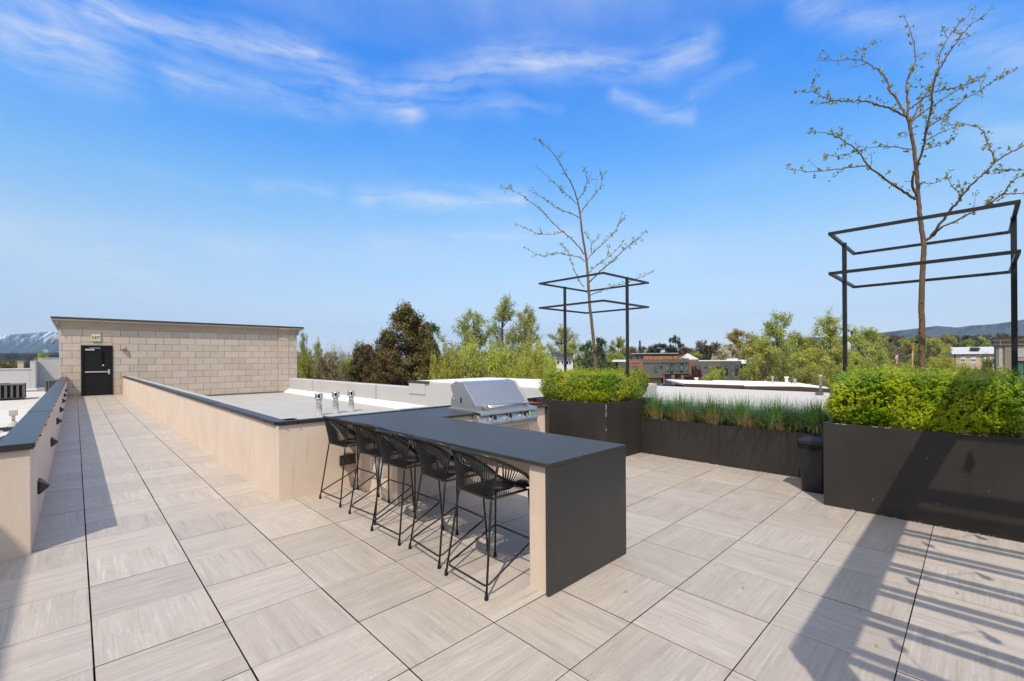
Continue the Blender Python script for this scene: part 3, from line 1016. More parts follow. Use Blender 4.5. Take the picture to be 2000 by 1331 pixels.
wd = thing('wood_block', (-1.62, 43.5, RZ), 'small tan timber block on the left roof before the grey recess', 'block')
MB().box(-.2, .2, -.3, .3, 0, .22).build('block', TAN, wd, bevel=.02)
MB().box(-.8, -.21, -.15, .15, 0, .10).build('rail', TAN, wd)

# ------------------------------------------------------------------ bar counter with grill
bar = thing('bar_counter', (2.8, 3.8, 0), 'L-shaped outdoor bar with charcoal slab top, waterfall end and beige base', 'bar counter')
O = bar.location
ZT, TH = .915, .028
MB().box(2.325, 3.31, 2.0505, 4.699, ZT - TH, ZT).build('countertop', COUNTER, bar, off=O, bevel=.003)
MB().box(2.328, 3.857, 4.7045, 5.643, ZT - TH, ZT - .0005).build('countertop', COUNTER, bar, off=O, bevel=.003)
MB().box(3.86, 4.94, 5.335, 5.643, ZT - TH, ZT).build('countertop', COUNTER, bar, off=O, bevel=.003)
MB().box(4.943, 5.335, 4.675, 5.643, ZT - TH, ZT).build('countertop', COUNTER, bar, off=O, bevel=.003)
MB().box(2.326, 3.309, 2.051, 2.079, 0.001, ZT - TH - .0015).build('waterfall_panel', COUNTER, bar, off=O, bevel=.003)
MB().box(5.305, 5.334, 4.676, 5.642, 0.001, ZT - TH - .0015).build('waterfall_panel', COUNTER, bar, off=O, bevel=.003)
MB().box(2.358, 3.28, 2.082, 2.262, -.03, ZT - TH - .001).build('support_leg', STUCCO, bar, off=O, bevel=.004)
MB().box(3.02, 3.20, 2.264, 4.588, .56, ZT - TH - .001).build('apron', STUCCO, bar, off=O, bevel=.004)
MB().box(2.62, 3.26, 4.59, 5.66, -.03, ZT - TH - .001).build('base_cabinet', STUCCO, bar, off=O, bevel=.006)
MB().box(3.262, 3.84, 4.73, 5.66, -.03, ZT - TH - .001).build('base_cabinet', STUCCO, bar, off=O, bevel=.004)
MB().box(3.842, 4.918, 4.735, 5.66, -.03, .66).build('base_cabinet', STUCCO, bar, off=O, bevel=.004)
MB().box(4.92, 5.302, 4.73, 5.66, -.03, ZT - TH - .001).build('base_cabinet', STUCCO, bar, off=O, bevel=.004)
MB().box(4.30, 4.50, 4.722, 4.7345, .45, .60).build('cabinet_vent', BLACK, bar, off=O)
# white louvred vent on the cabinet side
vg = MB()
vy0, vy1, vz0, vz1 = 4.885, 5.205, .25, .45
vg.box(2.606, 2.6195, vy0, vy0 + .025, vz0, vz1)
vg.box(2.606, 2.6195, vy1 - .025, vy1, vz0, vz1)
vg.box(2.606, 2.6195, vy0 + .025, vy1 - .025, vz0, vz0 + .022)
vg.box(2.606, 2.6195, vy0 + .025, vy1 - .025, vz1 - .022, vz1)
vg.box(2.606, 2.6195, (vy0 + vy1) / 2 - .012, (vy0 + vy1) / 2 + .012, vz0 + .022, vz1 - .022)
vgo = vg.build('wall_vent', WHITE_PLASTIC, bar, off=O)
MB().box(2.616, 2.6198, vy0 + .02, vy1 - .02, vz0 + .02, vz1 - .02).build('dark_opening', DARKGAP, vgo, off=O)
for k in range(13):
    z = vz0 + .03 + k * .0115
    mm = MB()
    for a, b in ((vy0 + .026, (vy0 + vy1) / 2 - .0125), ((vy0 + vy1) / 2 + .0125, vy1 - .026)):
        mm.add([(2.608, a, z), (2.608, b, z), (2.6155, b, z + .007), (2.6155, a, z + .007), (2.608, a, z + .003), (2.608, b, z + .003), (2.6155, b, z + .0095), (2.6155, a, z + .0095)],
               [(0, 1, 2, 3), (7, 6, 5, 4), (0, 4, 5, 1), (1, 5, 6, 2), (2, 6, 7, 3), (3, 7, 4, 0)])
    mm.build('slat', WHITE_PLASTIC, vgo, off=O)

# grill
gr = thing('gas_grill', (4.4, 5.0, ZT), 'stainless steel built-in gas grill with closed hood set in the bar', 'grill')
O = gr.location
GX0, GX1 = 3.90, 4.925
MB().box(GX0 - .022, GX1 + .022, 4.735, 5.332, ZT - .20, ZT + .03).build('base_trim', STEEL, gr, off=O, bevel=.004)
prof_side = [(4.74, ZT + .031), (4.74, 1.012), (4.735, 1.02), (4.998, 1.285), (5.185, 1.318), (5.305, 1.262), (5.268, 1.18), (5.05, .99), (5.05, ZT + .031)]
hood_prof = [(4.74, ZT + .031), (4.74, 1.0), (4.998, 1.285), (5.185, 1.318), (5.30, 1.262), (5.30, 1.20), (5.27, 1.17), (5.27, ZT + .031)]
hood = MB().prism(hood_prof, 0, GX0 + .02, GX1 - .02).build('hood', STEEL, gr, off=O, bevel=.008)
for xa, xb in ((GX0, GX0 + .0195), (GX1 - .0195, GX1)):
    MB().prism([(4.732, ZT + .031), (4.732, 1.003), (4.994, 1.293), (5.186, 1.327), (5.308, 1.268), (5.275, 1.175), (5.165, 1.03), (5.05, 1.03), (5.035, ZT + .031)], 0, xa, xb).build('hood_side', STEEL, gr, off=O, bevel=.004)
MB().prism([(5.04, ZT + .031), (5.04, 1.0), (5.25, 1.13), (5.30, 1.06), (5.30, ZT + .031)], 0, GX0 + .004, GX0 + .0192).build('firebox_side', STEEL, gr, off=O)
MB().box(GX0 - .002, GX0 - .0005, 5.045, 5.075, 1.03, 1.10).build('slot', DARKGAP, gr, off=O)
MB().lathe([(.014, 0), (.014, .012)], 12).build('hinge_bolt', CHROME, gr, loc=(GX0 - O.x, 5.215 - O.y, 1.07 - O.z), smooth=True).rotation_euler = (0, R(-90), 0)
# handle: bar on two stand-offs
hy, hzz = 4.655, .985
MB().tube([(4.02, hy, hzz), (4.84, hy, hzz)], .016, 14).build('handle', CHROME, gr, off=O, smooth=True)
for x in (4.03, 4.83):
    MB().box(x - .02, x + .02, hy - .02, 4.738, hzz - .022, hzz + .022).build('handle_bracket', STEEL, gr, off=O, bevel=.006)
# front shelf lip and sloped control panel
MB().prism([(4.738, ZT + .03), (4.60, ZT + .012), (4.565, ZT - .01), (4.562, ZT - .03), (4.59, ZT - .03), (4.61, ZT - .008), (4.738, ZT + .008)], 0, 3.865, 4.96).build('front_shelf', STEEL, gr, off=O, bevel=.003)
MB().prism([(4.62, .885), (4.56, .775), (4.56, .745), (4.735, .745), (4.735, .885)], 0, 3.83, 4.945).build('control_panel', STEEL, gr, off=O, bevel=.003)
MB().box(3.835, 4.94, 4.565, 4.735, .695, .738).build('drip_tray', STEEL, gr, off=O, bevel=.003)
MB().box(3.832, 4.943, 4.572, 4.735, .7385, .7445).build('tray_gap', DARKGAP, gr, off=O)
nrm = Vector((0, -(.885 - .775), .06 * -1)).normalized()
nrm = Vector((0, -.878, .479))
for k, (x, r) in enumerate(((4.075, .039), (4.365, .039), (4.655, .039), (4.785, .039), (3.97, .018))):
    kb = Vector((x, 4.588, .826))
    q = Vector((0, 0, 1)).rotation_difference(nrm)
    n1 = MB().lathe([(r * 1.25, 0), (r * 1.25, .008), (r, .01), (r * .92, .045), (r * .7, .05)], 18).build('knob', CHROME, gr, smooth=False)
    smooth_angle(n1)
    n1.location = kb - O
    n1.rotation_mode = 'QUATERNION'
    n1.rotation_quaternion = q
    if k < 4:
        MB().lathe([(r * .86, .0515), (r * .86, .0535)], 16).build('knob_face', GREEN_RING if k == 3 else BLACK, n1)
        MB().box(-.006, .006, -r * .8, r * .8, .0537, .064).build('knob_grip', BLACK, n1)
for x in (4.40, 4.76):
    MB().box(x - .006, x + .006, 4.5575, 4.5595, .752, .764).build('screw', DARKGAP, gr, off=O)
# tongs with red and black grips
tg = thing('grill_tongs', (5.08, 4.82, ZT + .003), 'red and black handled grill tongs lying beside the grill', 'tongs')
for s in (-1, 1):
    MB().tube([(-.14, .16 + s * .022, .022), (-.02, .02 + s * .03, .024), (.10, -.13 + s * .02, .022)], [.014, .016, .013], 8).build('grip', RUBBER, tg, smooth=True)
    MB().tube([(-.12, .14 + s * .024, .037), (-.02, .02 + s * .032, .040), (.09, -.12 + s * .021, .036)], [.006, .009, .006], 8).build('grip_inlay', RED, tg, smooth=True)
    MB().tube([(-.14, .16 + s * .022, .022), (-.24, .30 + s * .035, .016)], .006, 6).build('tong_arm', CHROME, tg, smooth=True)

# ------------------------------------------------------------------ bar stools
def spline(ctrl, n=40, closed=False):
    """Catmull-Rom through control points"""
    P = [Vector(p) for p in ctrl]
    out = []
    N = len(P)
    segs = N if closed else N - 1
    for i in range(segs):
        if closed:
            p0, p1, p2, p3 = P[i - 1], P[i], P[(i + 1) % N], P[(i + 2) % N]
        else:
            p0, p1, p2, p3 = P[max(i - 1, 0)], P[i], P[i + 1], P[min(i + 2, N - 1)]
        k = max(2, n // segs)
        for j in range(k):
            t = j / k
            out.append(.5 * ((2 * p1) + (-p0 + p2) * t + (2 * p0 - 5 * p1 + 4 * p2 - p3) * t * t + (-p0 + 3 * p1 - 3 * p2 + p3) * t ** 3))
    if not closed:
        out.append(P[-1])
    return out


def make_stool():
    """back towards -x, front (bar side) towards +x, origin under the middle"""
    t = thing('bar_stool', (0, 0, 0), '', 'bar stool', 'black cord bar stools along the counter')
    zs = .655
    corners = {'bl': (-.155, .19), 'br': (-.155, -.19), 'fl': (.215, .19), 'fr': (.215, -.19)}
    feet = {'bl': (-.24, .243), 'br': (-.24, -.243), 'fl': (.24, .238), 'fr': (.24, -.238)}
    for k in ('bl', 'br', 'fl', 'fr'):
        a, b = corners[k], feet[k]
        inn = -.03 if k[0] == 'b' else .0
        pts = [(a[0] + .035 * (1 if k[0] == 'b' else -1), a[1], zs), (a[0] + .004, a[1], zs - .004), (a[0], a[1] + (.004 if a[1] > 0 else -.004), zs - .03), (b[0], b[1], .02)]
        lg = MB().tube(pts, [.0085, .0085, .0085, .008], 8).build('leg', BLACK, t, smooth=True)
        MB().lathe([(.014, 0), (.014, .012), (.010, .045)], 10).build('rubber_foot', RUBBER, lg, loc=(b[0], b[1], 0), smooth=True)

    def leg_at(k, z):
        a, b = corners[k], feet[k]
        f = (zs - .03 - z) / (zs - .05)
        return Vector((a[0] + (b[0] - a[0]) * f, a[1] + (b[1] - a[1]) * f, z))
    zb_, zf = .085, .275
    BL, BR_, FL, FR = leg_at('bl', zb_), leg_at('br', zb_), leg_at('fl', zf), leg_at('fr', zf)
    ring = []
    for p, q in ((BL, BR_), (BR_, FR), (FR, FL), (FL, BL)):
        d = (q - p).normalized()
        ring += [p + d * .025, p + (q - p) * .5, q - d * .025]
    MB().loop(ring, .0075, 8).build('footrest', BLACK, t, smooth=True)
    # seat frame
    sf = []
    cs = [Vector(corners[k] + (zs,)) for k in ('bl', 'br', 'fr', 'fl')]
    for i in range(4):
        p, q = cs[i], cs[(i + 1) % 4]
        d = (q - p).normalized()
        sf += [p + d * .03, p + (q - p) * .5, q - d * .03]
    MB().loop(sf, .009, 8).build('seat_frame', BLACK, t, smooth=True)
    # rim: high round back that sweeps down to the front of the seat
    half = [(-.240, 0, .978), (-.237, .10, .977), (-.217, .19, .97), (-.168, .245, .948), (-.08, .272, .905), (.02, .28, .85), (.12, .268, .79), (.20, .235, .727), (.235, .20, .68)]
    ctrl = [(x, -y, z) for x, y, z in reversed(half)] + half[1:]
    rim = spline(ctrl, 112)
    MB().tube(rim, .0125, 10).build('rim', BLACK, t, smooth=True)
    MB().tube([(.235, -.20, .68), (.238, -.10, .662), (.239, 0, .66), (.238, .10, .662), (.235, .20, .68)], .0125, 10).build('front_rail', BLACK, t, smooth=True)

    def rim_at(s):
        """s in -1..1 right to left"""
        f = (s + 1) / 2 * (len(rim) - 1)
        i = min(int(f), len(rim) - 2)
        return rim[i].lerp(rim[i + 1], f - i)
    for s in (-1, 1):
        top = rim_at(s * .43)
        MB().tube([(-.15, s * .188, zs), top.lerp(Vector((-.15, s * .188, zs)), .5) + Vector((-.004, s * .006, 0)), top], .0085, 8).build('back_post', BLACK, t, smooth=True)
    # round seat ring and pad
    RX, RY, cx_, zc = .105, .11, .075, zs + .022
    rg = [(cx_ + RX * math.cos(R(10 * i)), RY * math.sin(R(10 * i)), zc) for i in range(36)]
    MB().loop(rg, .017, 8).build('seat_ring', ROPE, t, smooth=True)
    pad = MB()
    pv = [(cx_, 0, zc - .012)] + [(cx_ + (RX - .006) * math.cos(R(15 * i)), (RY - .006) * math.sin(R(15 * i)), zc - .004) for i in range(24)]
    pad.add(pv, [(0, 1 + i, 1 + (i + 1) % 24) for i in range(24)])
    pad.build('seat_pad', ROPE, t)
    # cords
    cd = MB()

    def ring_pt(a):
        return Vector((cx_ + RX * math.cos(a), RY * math.sin(a), zc))
    NB = 27
    for k in range(NB):                                                  # back panel down to the rear rail
        s = -1 + 2 * (k + .5) / NB
        top, bot = rim_at(s * .42), Vector((-.158, s * .185, zs))
        mid = top.lerp(bot, .5) + Vector((-.006, s * .006, 0))
        cd.tube([top, mid, bot], .0034, 4, False)
        bot2 = Vector((-.152, s * .185, zs))
        cd.tube([top + Vector((.012, 0, -.004)), bot2], .003, 4, False)
    for k in range(26):                                                  # seat cords from rear rail to the ring
        s = -1 + 2 * (k + .5) / 26
        cd.tube([(-.155, s * .185, zs + .006), ring_pt(math.pi - s * 1.25)], .0034, 4, False)
    NS = 16
    for sd in (-1, 1):                                                   # V cords from the side rims to the ring
        for k in range(NS):
            s = .45 + .55 * (k + .5) / NS
            a = math.pi * .62 - (k + .5) / NS * math.pi * .60
            for da in (-.07, .07):
                cd.tube([rim_at(sd * s), ring_pt(sd * (a + da))], .0034, 4, False)
    for k in range(20):                                                  # front cords
        s = -1 + 2 * (k + .5) / 20
        cd.tube([(.238, s * .18, .664), ring_pt(s * .95)], .0036, 4, False)
    for sd in (-1, 1):
        for k in range(14):                                              # seat edge cords
            x = -.13 + .33 * (k + .5) / 14
            a = math.pi * .80 - (k + .5) / 14 * math.pi * .62
            cd.tube([(x, sd * .19, zs), ring_pt(sd * a)], .0034, 4, False)
    cd.build('cords', ROPE, t, kind='stuff')
    return t


stool = make_stool()
SPOTS = [(2.335, 5.20, R(4), 'black cord bar stool at the far end of the counter, beside the wall light'),
         (2.352, 4.435, R(5), 'black cord bar stool in front of the white wall vent, second from the far end'),
         (2.282, 3.808, R(1.5), 'black cord bar stool in the middle of the row of five'),
         (2.30, 3.17, R(-4), 'black cord bar stool second from the near end of the bar'),
         (2.248, 2.563, R(-2), 'black cord bar stool nearest the camera beside the waterfall end')]
for k, (x, y, a, lb) in enumerate(SPOTS):
    s = stool if k == 0 else copy_tree(stool)
    s.location = (x, y, 0)
    s.rotation_euler = (0, 0, a)
    s['label'] = lb

# ------------------------------------------------------------------ planters
def planter(x0, x1, y0, y1, h, label, th=.02, lip=.045):
    t = thing('planter', ((x0 + x1) / 2, (y0 + y1) / 2, 0), label, 'planter', 'dark steel planters')
    O = t.location
    MB().box(x0, x0 + th, y0, y1, .002, h).build('panel', PLANTER, t, off=O, bevel=.002, seg=1)
    MB().box(x1 - th, x1, y0, y1, .002, h).build('panel', PLANTER, t, off=O, bevel=.002, seg=1)
    MB().box(x0 + th + .001, x1 - th - .001, y0 + .0005, y0 + th, .002, h - .0005).build('panel', PLANTER, t, off=O, bevel=.002, seg=1)
    MB().box(x0 + th + .001, x1 - th - .001, y1 - th, y1 - .0005, .002, h - .0005).build('panel', PLANTER, t, off=O, bevel=.002, seg=1)
    m = MB()
    a, b, c, d = x0 + th, x1 - th, y0 + th, y1 - th
    m.box(a + .001, a + lip, c + .001, d - .001, h - .012, h - .001)
    m.box(b - lip, b - .001, c + .001, d - .001, h - .012, h - .001)
    m.box(a + lip + .001, b - lip - .001, c + .001, c + lip, h - .012, h - .001)
    m.box(a + lip + .001, b - lip - .001, d - lip, d - .001, h - .012, h - .001)
    m.build('lip', PLANTER, t, off=O)
    MB().box(a + .001, b - .001, c + .001, d - .001, .1, h - .07).build('soil', SOIL, t, off=O)
    # worn pale edges and paint chips
    ch_ = MB()
    r2 = random.Random(int(h * 1000) + int(y0 * 10))
    for k in range(7):
        yy = r2.uniform(y0 + .05, y1 - .08)
        ch_.box(x0 - .0012, x0 + .004, yy, yy + r2.uniform(.01, .05), h - .004, h + .0012)
    for k in range(2):
        yy, zz = r2.uniform(y0 + .05, y1 - .08), r2.uniform(.1, h - .1)
        ch_.box(x0 - .0010, x0 + .002, yy, yy + .004, zz, zz + .006)
    for k in range(12):
        yy = r2.uniform(y0 + .05, y1 - .08)
        ch_.box(x0 - .0015, x0 + .002, yy, yy + r2.uniform(.006, .02), .003, .009)
    ch_.build('paint_chips', PIPE_GREY, t, off=O, kind='stuff')
    return t


P1 = (6.0, 7.5, 4.07, 5.57)
P2 = (5.955, 7.455, -.325, 1.19)
planter(*P1, .925, 'tall square black planter with boxwood behind the bar, beside the grill')
planter(*P2, .911, 'tall square dark planter with boxwood at the right edge of the picture')
lpz = .612
planter(7.04, 7.5, 1.195, 4.066, lpz, 'long low dark planter of tufted grasses between the two tall planters')
# light caulk bead on the near corner of the tall planter
cb = MB()
r2 = random.Random(3)
z = .03
while z < .9:
    L = r2.uniform(.02, .09)
    if r2.random() < .6:
        cb.box(5.9975, 6.004, 4.066, 4.0725, z, min(z + L, .92))
    z += L + r2.uniform(.0, .03)
cbo = cb.build('seam_bead', PIPE_GREY, None, kind='stuff', off=(6.75, 4.82, 0))
cbo.parent = [o for o in bpy.data.objects if o.name.startswith('planter')][0]

# hedges: twiggy shoots covered with small leaves
rng = np.random.default_rng(7)


def hedge(x0, x1, y0, y1, z0, z1, n_shoot, label, over=.09, seed=1):
    """clipped boxwood: short leafy shoots all over a billowing block, darker leaves and stems inside"""
    rg = np.random.default_rng(seed)
    cx, cy = (x0 + x1) / 2, (y0 + y1) / 2
    t = thing('boxwood_hedge', (cx, cy, z0), label, 'hedge')
    h = np.array([(x1 - x0) / 2 + over, (y1 - y0) / 2 + over, (z1 - z0) * .55])
    zc_ = (z1 - z0) * .45
    ph = rg.uniform(0, 6.28, (8, 3))
    fr_ = rg.uniform(2.5, 9, (8, 3))
    n = n_shoot
    area = np.array([h[1] * h[2], h[1] * h[2], h[0] * h[2], h[0] * h[2], h[0] * h[1] * 1.15])
    face = rg.choice(5, n, p=area / area.sum())
    q = rg.uniform(-1, 1, (n, 3))
    for f, (ax, sg) in enumerate(((0, -1), (0, 1), (1, -1), (1, 1), (2, 1))):
        q[face == f, ax] = sg
    q /= ((np.abs(q) ** 6).sum(1) ** (1 / 6))[:, None]
    p = q * h
    bump_ = sum(np.sin(p @ fr_[k] + ph[k, 0]) for k in range(8)) / 8
    low = np.clip((-.2 - q[:, 2]) / .8, 0, 1)
    rad_ = 1 + .11 * bump_ - .16 * low
    p = p * np.stack([rad_, rad_, 1 + .12 * bump_], 1)
    nr = np.sign(q) * np.abs(q) ** 5 / h
    nr /= np.linalg.norm(nr, axis=1)[:, None]
    dep = rg.exponential(.020, n)
    p -= nr * dep[:, None]
    out_ = rg.random(n) < .10
    p[out_] += (nr[out_] * .5 + np.array([0, 0, .6])) * rg.uniform(.03, .10, (out_.sum(), 1))
    p[:, 2] += zc_
    up = nr * .75 + np.array([0, 0, .55]) + rg.normal(size=(n, 3)) * .38
    up /= np.linalg.norm(up, axis=1)[:, None]
    nl = 9
    f = (np.arange(nl) / (nl - 1))[None, :, None]
    L = rg.uniform(.05, .10, (n, 1, 1))
    C = (p[:, None] + up[:, None] * L * (f - .6) + rg.normal(size=(n, nl, 3)) * .0085).reshape(-1, 3)
    N = (up[:, None] * .7 + nr[:, None] * .5 + rg.normal(size=(n, nl, 3)) * .36).reshape(-1, 3)
    S = (rg.uniform(.017, .029, (n, nl)) * (1.12 - .35 * f[0, :, 0])).reshape(-1)
    ok = C[:, 2] > -.02
    C, N, S = C[ok], N[ok], S[ok]
    me = leaf_mesh('foliage', C, S * 1.22, rg, .7, N, .14)
    add_obj('foliage', me, LEAF_BOX, t)
    ni = 9000
    q2 = rg.uniform(-1, 1, (ni, 3)) * h * np.array([.88, .88, .85])
    q2[:, 2] += zc_
    q2 = q2[q2[:, 2] > 0]
    add_obj('inner_foliage', leaf_mesh('inner_foliage', q2, rg.uniform(.025, .045, len(q2)), rg, .6), LEAF_BOX, t)
    st = MB()
    for i in range(40):
        a = rg.uniform(-1, 1, 2) * h[:2] * .85
        b = a + rg.normal(size=2) * .1
        st.tube([(a[0], a[1], -.06), ((a[0] + b[0]) / 2, (a[1] + b[1]) / 2, zc_ * .7), (b[0], b[1], zc_ * 1.6)], [.009, .006, .003], 5)
    st.build('stems', BARK, t, kind='stuff')
    return t


hedge(P1[0] + .02, P1[1] - .02, P1[2] + .02, P1[3] - .02, .87, 1.37, 6500, 'yellow-green boxwood hedge filling the tall planter beside the grill', .02, 11)
hedge(P2[0] + .04, P2[1] - .02, P2[2] + .02, P2[3] - .02, .86, 1.43, 8500, 'yellow-green boxwood hedge filling the planter at the right edge', .03, 23)

# grasses
def grass_clump(x, y, label, seed, lush=1.0):
    rg = np.random.default_rng(seed)
    t = thing('grass_clump', (x, y, lpz - .07), label, 'ornamental grass', 'tufted grasses in the low planter')

    def blades(n, L0, L1, spread, wd, lean):
        V, Fc = [], []
        for i in range(n):
            a = rg.uniform(0, 2 * math.pi)
            r0 = abs(rg.normal()) * spread
            b = np.array([max(-.09, r0 * math.cos(a) * .8), r0 * math.sin(a) * 1.15, 0])
            a2 = a + rg.normal() * .6
            out = np.array([math.cos(a2), math.sin(a2), 0])
            L = rg.uniform(L0, L1)
            ln = abs(rg.normal()) * lean + .05
            side = np.array([-out[1], out[0], 0]) * wd * rg.uniform(.7, 1.3)
            base = len(V)
            for k in range(5):
                f = k / 4
                p = b + out * L * ln * f ** 1.8 + np.array([0, 0, L * (f - .42 * min(ln, 1.5) * f ** 2.6)])
                ww = (1 - f ** 2) * .9 + .1
                V.append(p - side * ww)
                V.append(p + side * ww)
            for k in range(4):
                q = base + 2 * k
                Fc.append((q, q + 1, q + 3, q + 2))
        return np_mesh('blades', V, Fc)
    add_obj('green_blades', blades(int(760 * lush), .32, .60, .13, .0042, .62), LEAF_GRASS, t).location = (.01, .03, 0)
    add_obj('straw_blades', blades(int(520 / lush), .20, .37, .085, .0036, .45), LEAF_STRAW, t).location = (-.07, -.04, 0)
    return t


for k, (y, lu, xo) in enumerate(((3.92, 1.0, .0), (3.42, .85, .01), (2.92, .95, .0), (2.45, .85, .0), (1.98, 1.2, 0), (1.5, 1.7, .0))):
    grass_clump(7.25 + xo, y, ['tuft of grass beside the tall black planter, first from the left', 'second grass tuft from the left with much straw', 'third grass tuft from the left in the low planter',
                               'fourth grass tuft with a dense straw-coloured heart', 'fifth grass tuft with tall green blades', 'dense green grass tuft above the trash bin, last on the right'][k], 40 + k, lu)
rb = np.random.default_rng(77)
# back row of plain green blades joins the tufts
nb = 1100
V, Fc = [], []
for i in range(nb):
    b = np.array([rb.uniform(.0, .18), rb.uniform(-1.4, 1.4), 0])
    out = np.array([rb.normal() * .5, rb.normal() * .6, 0])
    L = rb.uniform(.28, .56)
    sd = np.array([.6, .8, 0]) * .0032
    base = len(V)
    for k in range(4):
        f = k / 3
        p = b + out * L * .5 * f ** 1.8 + np.array([0, 0, L * f])
        ww = 1 - f * .9
        V += [p - sd * ww, p + sd * ww]
    Fc += [(base + 2 * k, base + 2 * k + 1, base + 2 * k + 3, base + 2 * k + 2) for k in range(3)]
gb = add_obj('grass_blades', np_mesh('grass_blades', V, Fc), LEAF_GRASS, None, (7.27, 2.63, lpz - .07), kind='stuff')
tag(gb, 'thin green grass blades rising between the tufts of the low planter', 'grass')

# steel frames above the planters
def frame(P, label):
    x0, x1, y0, y1 = P[0] + .03, P[1] - .04, P[2] + .05, P[3] - .05
    t = thing('steel_frame', ((x0 + x1) / 2, (y0 + y1) / 2, .84), label, 'tree frame', 'black steel tree frames')
    O = t.location
    w_ = .031
    for z in (3.0, 2.56):
        m = MB()
        m.box(x0, x0 + w_, y0, y1, z - w_ / 2, z + w_ / 2)
        m.box(x1 - w_, x1, y0, y1, z - w_ / 2, z + w_ / 2)
        m.box(x0 + w_ + .0005, x1 - w_ - .0005, y0 + .0004, y0 + w_, z - w_ / 2, z + w_ / 2)
        m.box(x0 + w_ + .0005, x1 - w_ - .0005, y1 - w_, y1 - .0004, z - w_ / 2, z + w_ / 2)
        m.build('ring', BLACK, t, off=O)
    xm = (x0 + x1) / 2
    for y in (y0 + w_ / 2, y1 - w_ / 2 - .012):
        MB().box(xm - .02, xm + .02, y - .0215, y + .0215, .84, 3.0185).build('post', BLACK, t, off=O, bevel=.002, seg=1)
    return t


frame((6.0, 7.5, 4.07, 5.57), 'black steel frame of two square rings around the smaller bare tree')
frame((5.955, 7.455, -.325, 1.19), 'black steel frame of two square rings at the right edge of the picture')

# trash bin
tb = thing('trash_bin', (6.50, 1.385, 0), 'black plastic trash bin with lid in the corner beside the right planter', 'trash bin')


def rrect(hx, hy, r, n=5):
    out = []
    for cx, cy, a0 in ((hx - r, hy - r, 0), (-hx + r, hy - r, 90), (-hx + r, -hy + r, 180), (hx - r, -hy + r, 270)):
        for k in range(n + 1):
            a = R(a0 + 90 * k / n)
            out.append((cx + r * math.cos(a), cy + r * math.sin(a)))
    return out


def loft(secs):
    m = MB()
    n = len(secs[0][0])
    for ring_, z in secs:
        m.v += [(x, y, z) for x, y in ring_]
    for i in range(len(secs) - 1):
        for k in range(n):
            m.f.append((i * n + k, i * n + (k + 1) % n, (i + 1) * n + (k + 1) % n, (i + 1) * n + k))
    m.f.append(tuple(reversed(range(n))))
    m.f.append(tuple((len(secs) - 1) * n + k for k in range(n)))
    return m


smooth_angle(loft([(rrect(.115, .125, .05), .0), (rrect(.118, .128, .05), .01), (rrect(.14, .148, .055), .555), (rrect(.146, .154, .055), .56), (rrect(.146, .154, .055), .58)]).build('bin_body', PLASTIC, tb))
smooth_angle(loft([(rrect(.160, .168, .07), .582), (rrect(.163, .171, .07), .60), (rrect(.157, .165, .07), .625), (rrect(.12, .13, .06), .65), (rrect(.05, .06, .04), .662)]).build('lid', PLASTIC, tb))
smooth_angle(loft([(rrect(.149, .157, .055), .535), (rrect(.154, .162, .055), .55), (rrect(.152, .160, .055), .5805)]).build('bag_edge', RUBBER, tb))
MB().box(-.158, -.14, -.04, .04, .505, .53).build('bag_knot', RUBBER, tb, bevel=.006)

# a few dry leaves on the tiles
for k, (u, v, lb) in enumerate(((1451, 1150, 'tiny brown leaf on the tiles midway between the bar and the right planter'), (1679, 1194, 'tiny olive leaf on the tiles in the shade of the pergola beam'),
                                (1222, 1158, 'tiny brown leaf on the tile near the end of the bar'), (1871, 1161, 'tiny orange leaf between the slat shadows'), (1713, 1264, 'tiny olive leaf on the tiles near the lower right corner'))):
    d = ray(u, v)
    tt_ = -CAMH / d.z
    lf = leaf_mesh('fallen_leaf', np.array([[0, 0, .006], [.012, .004, .008]]), np.array([.030, .02]), np.random.default_rng(k), .45, np.array([[0, 0, 1.], [0, .2, 1.]]), .1)
    tag(add_obj('fallen_leaf', lf, LEAF_STRAW if k in (0, 2, 3) else LEAF_OLIVE, None, (d.x * tt_, d.y * tt_, 0)), lb, 'leaf', 'dry leaves on the tiles')

# ------------------------------------------------------------------ budding trees in the planters
TRZ = {}


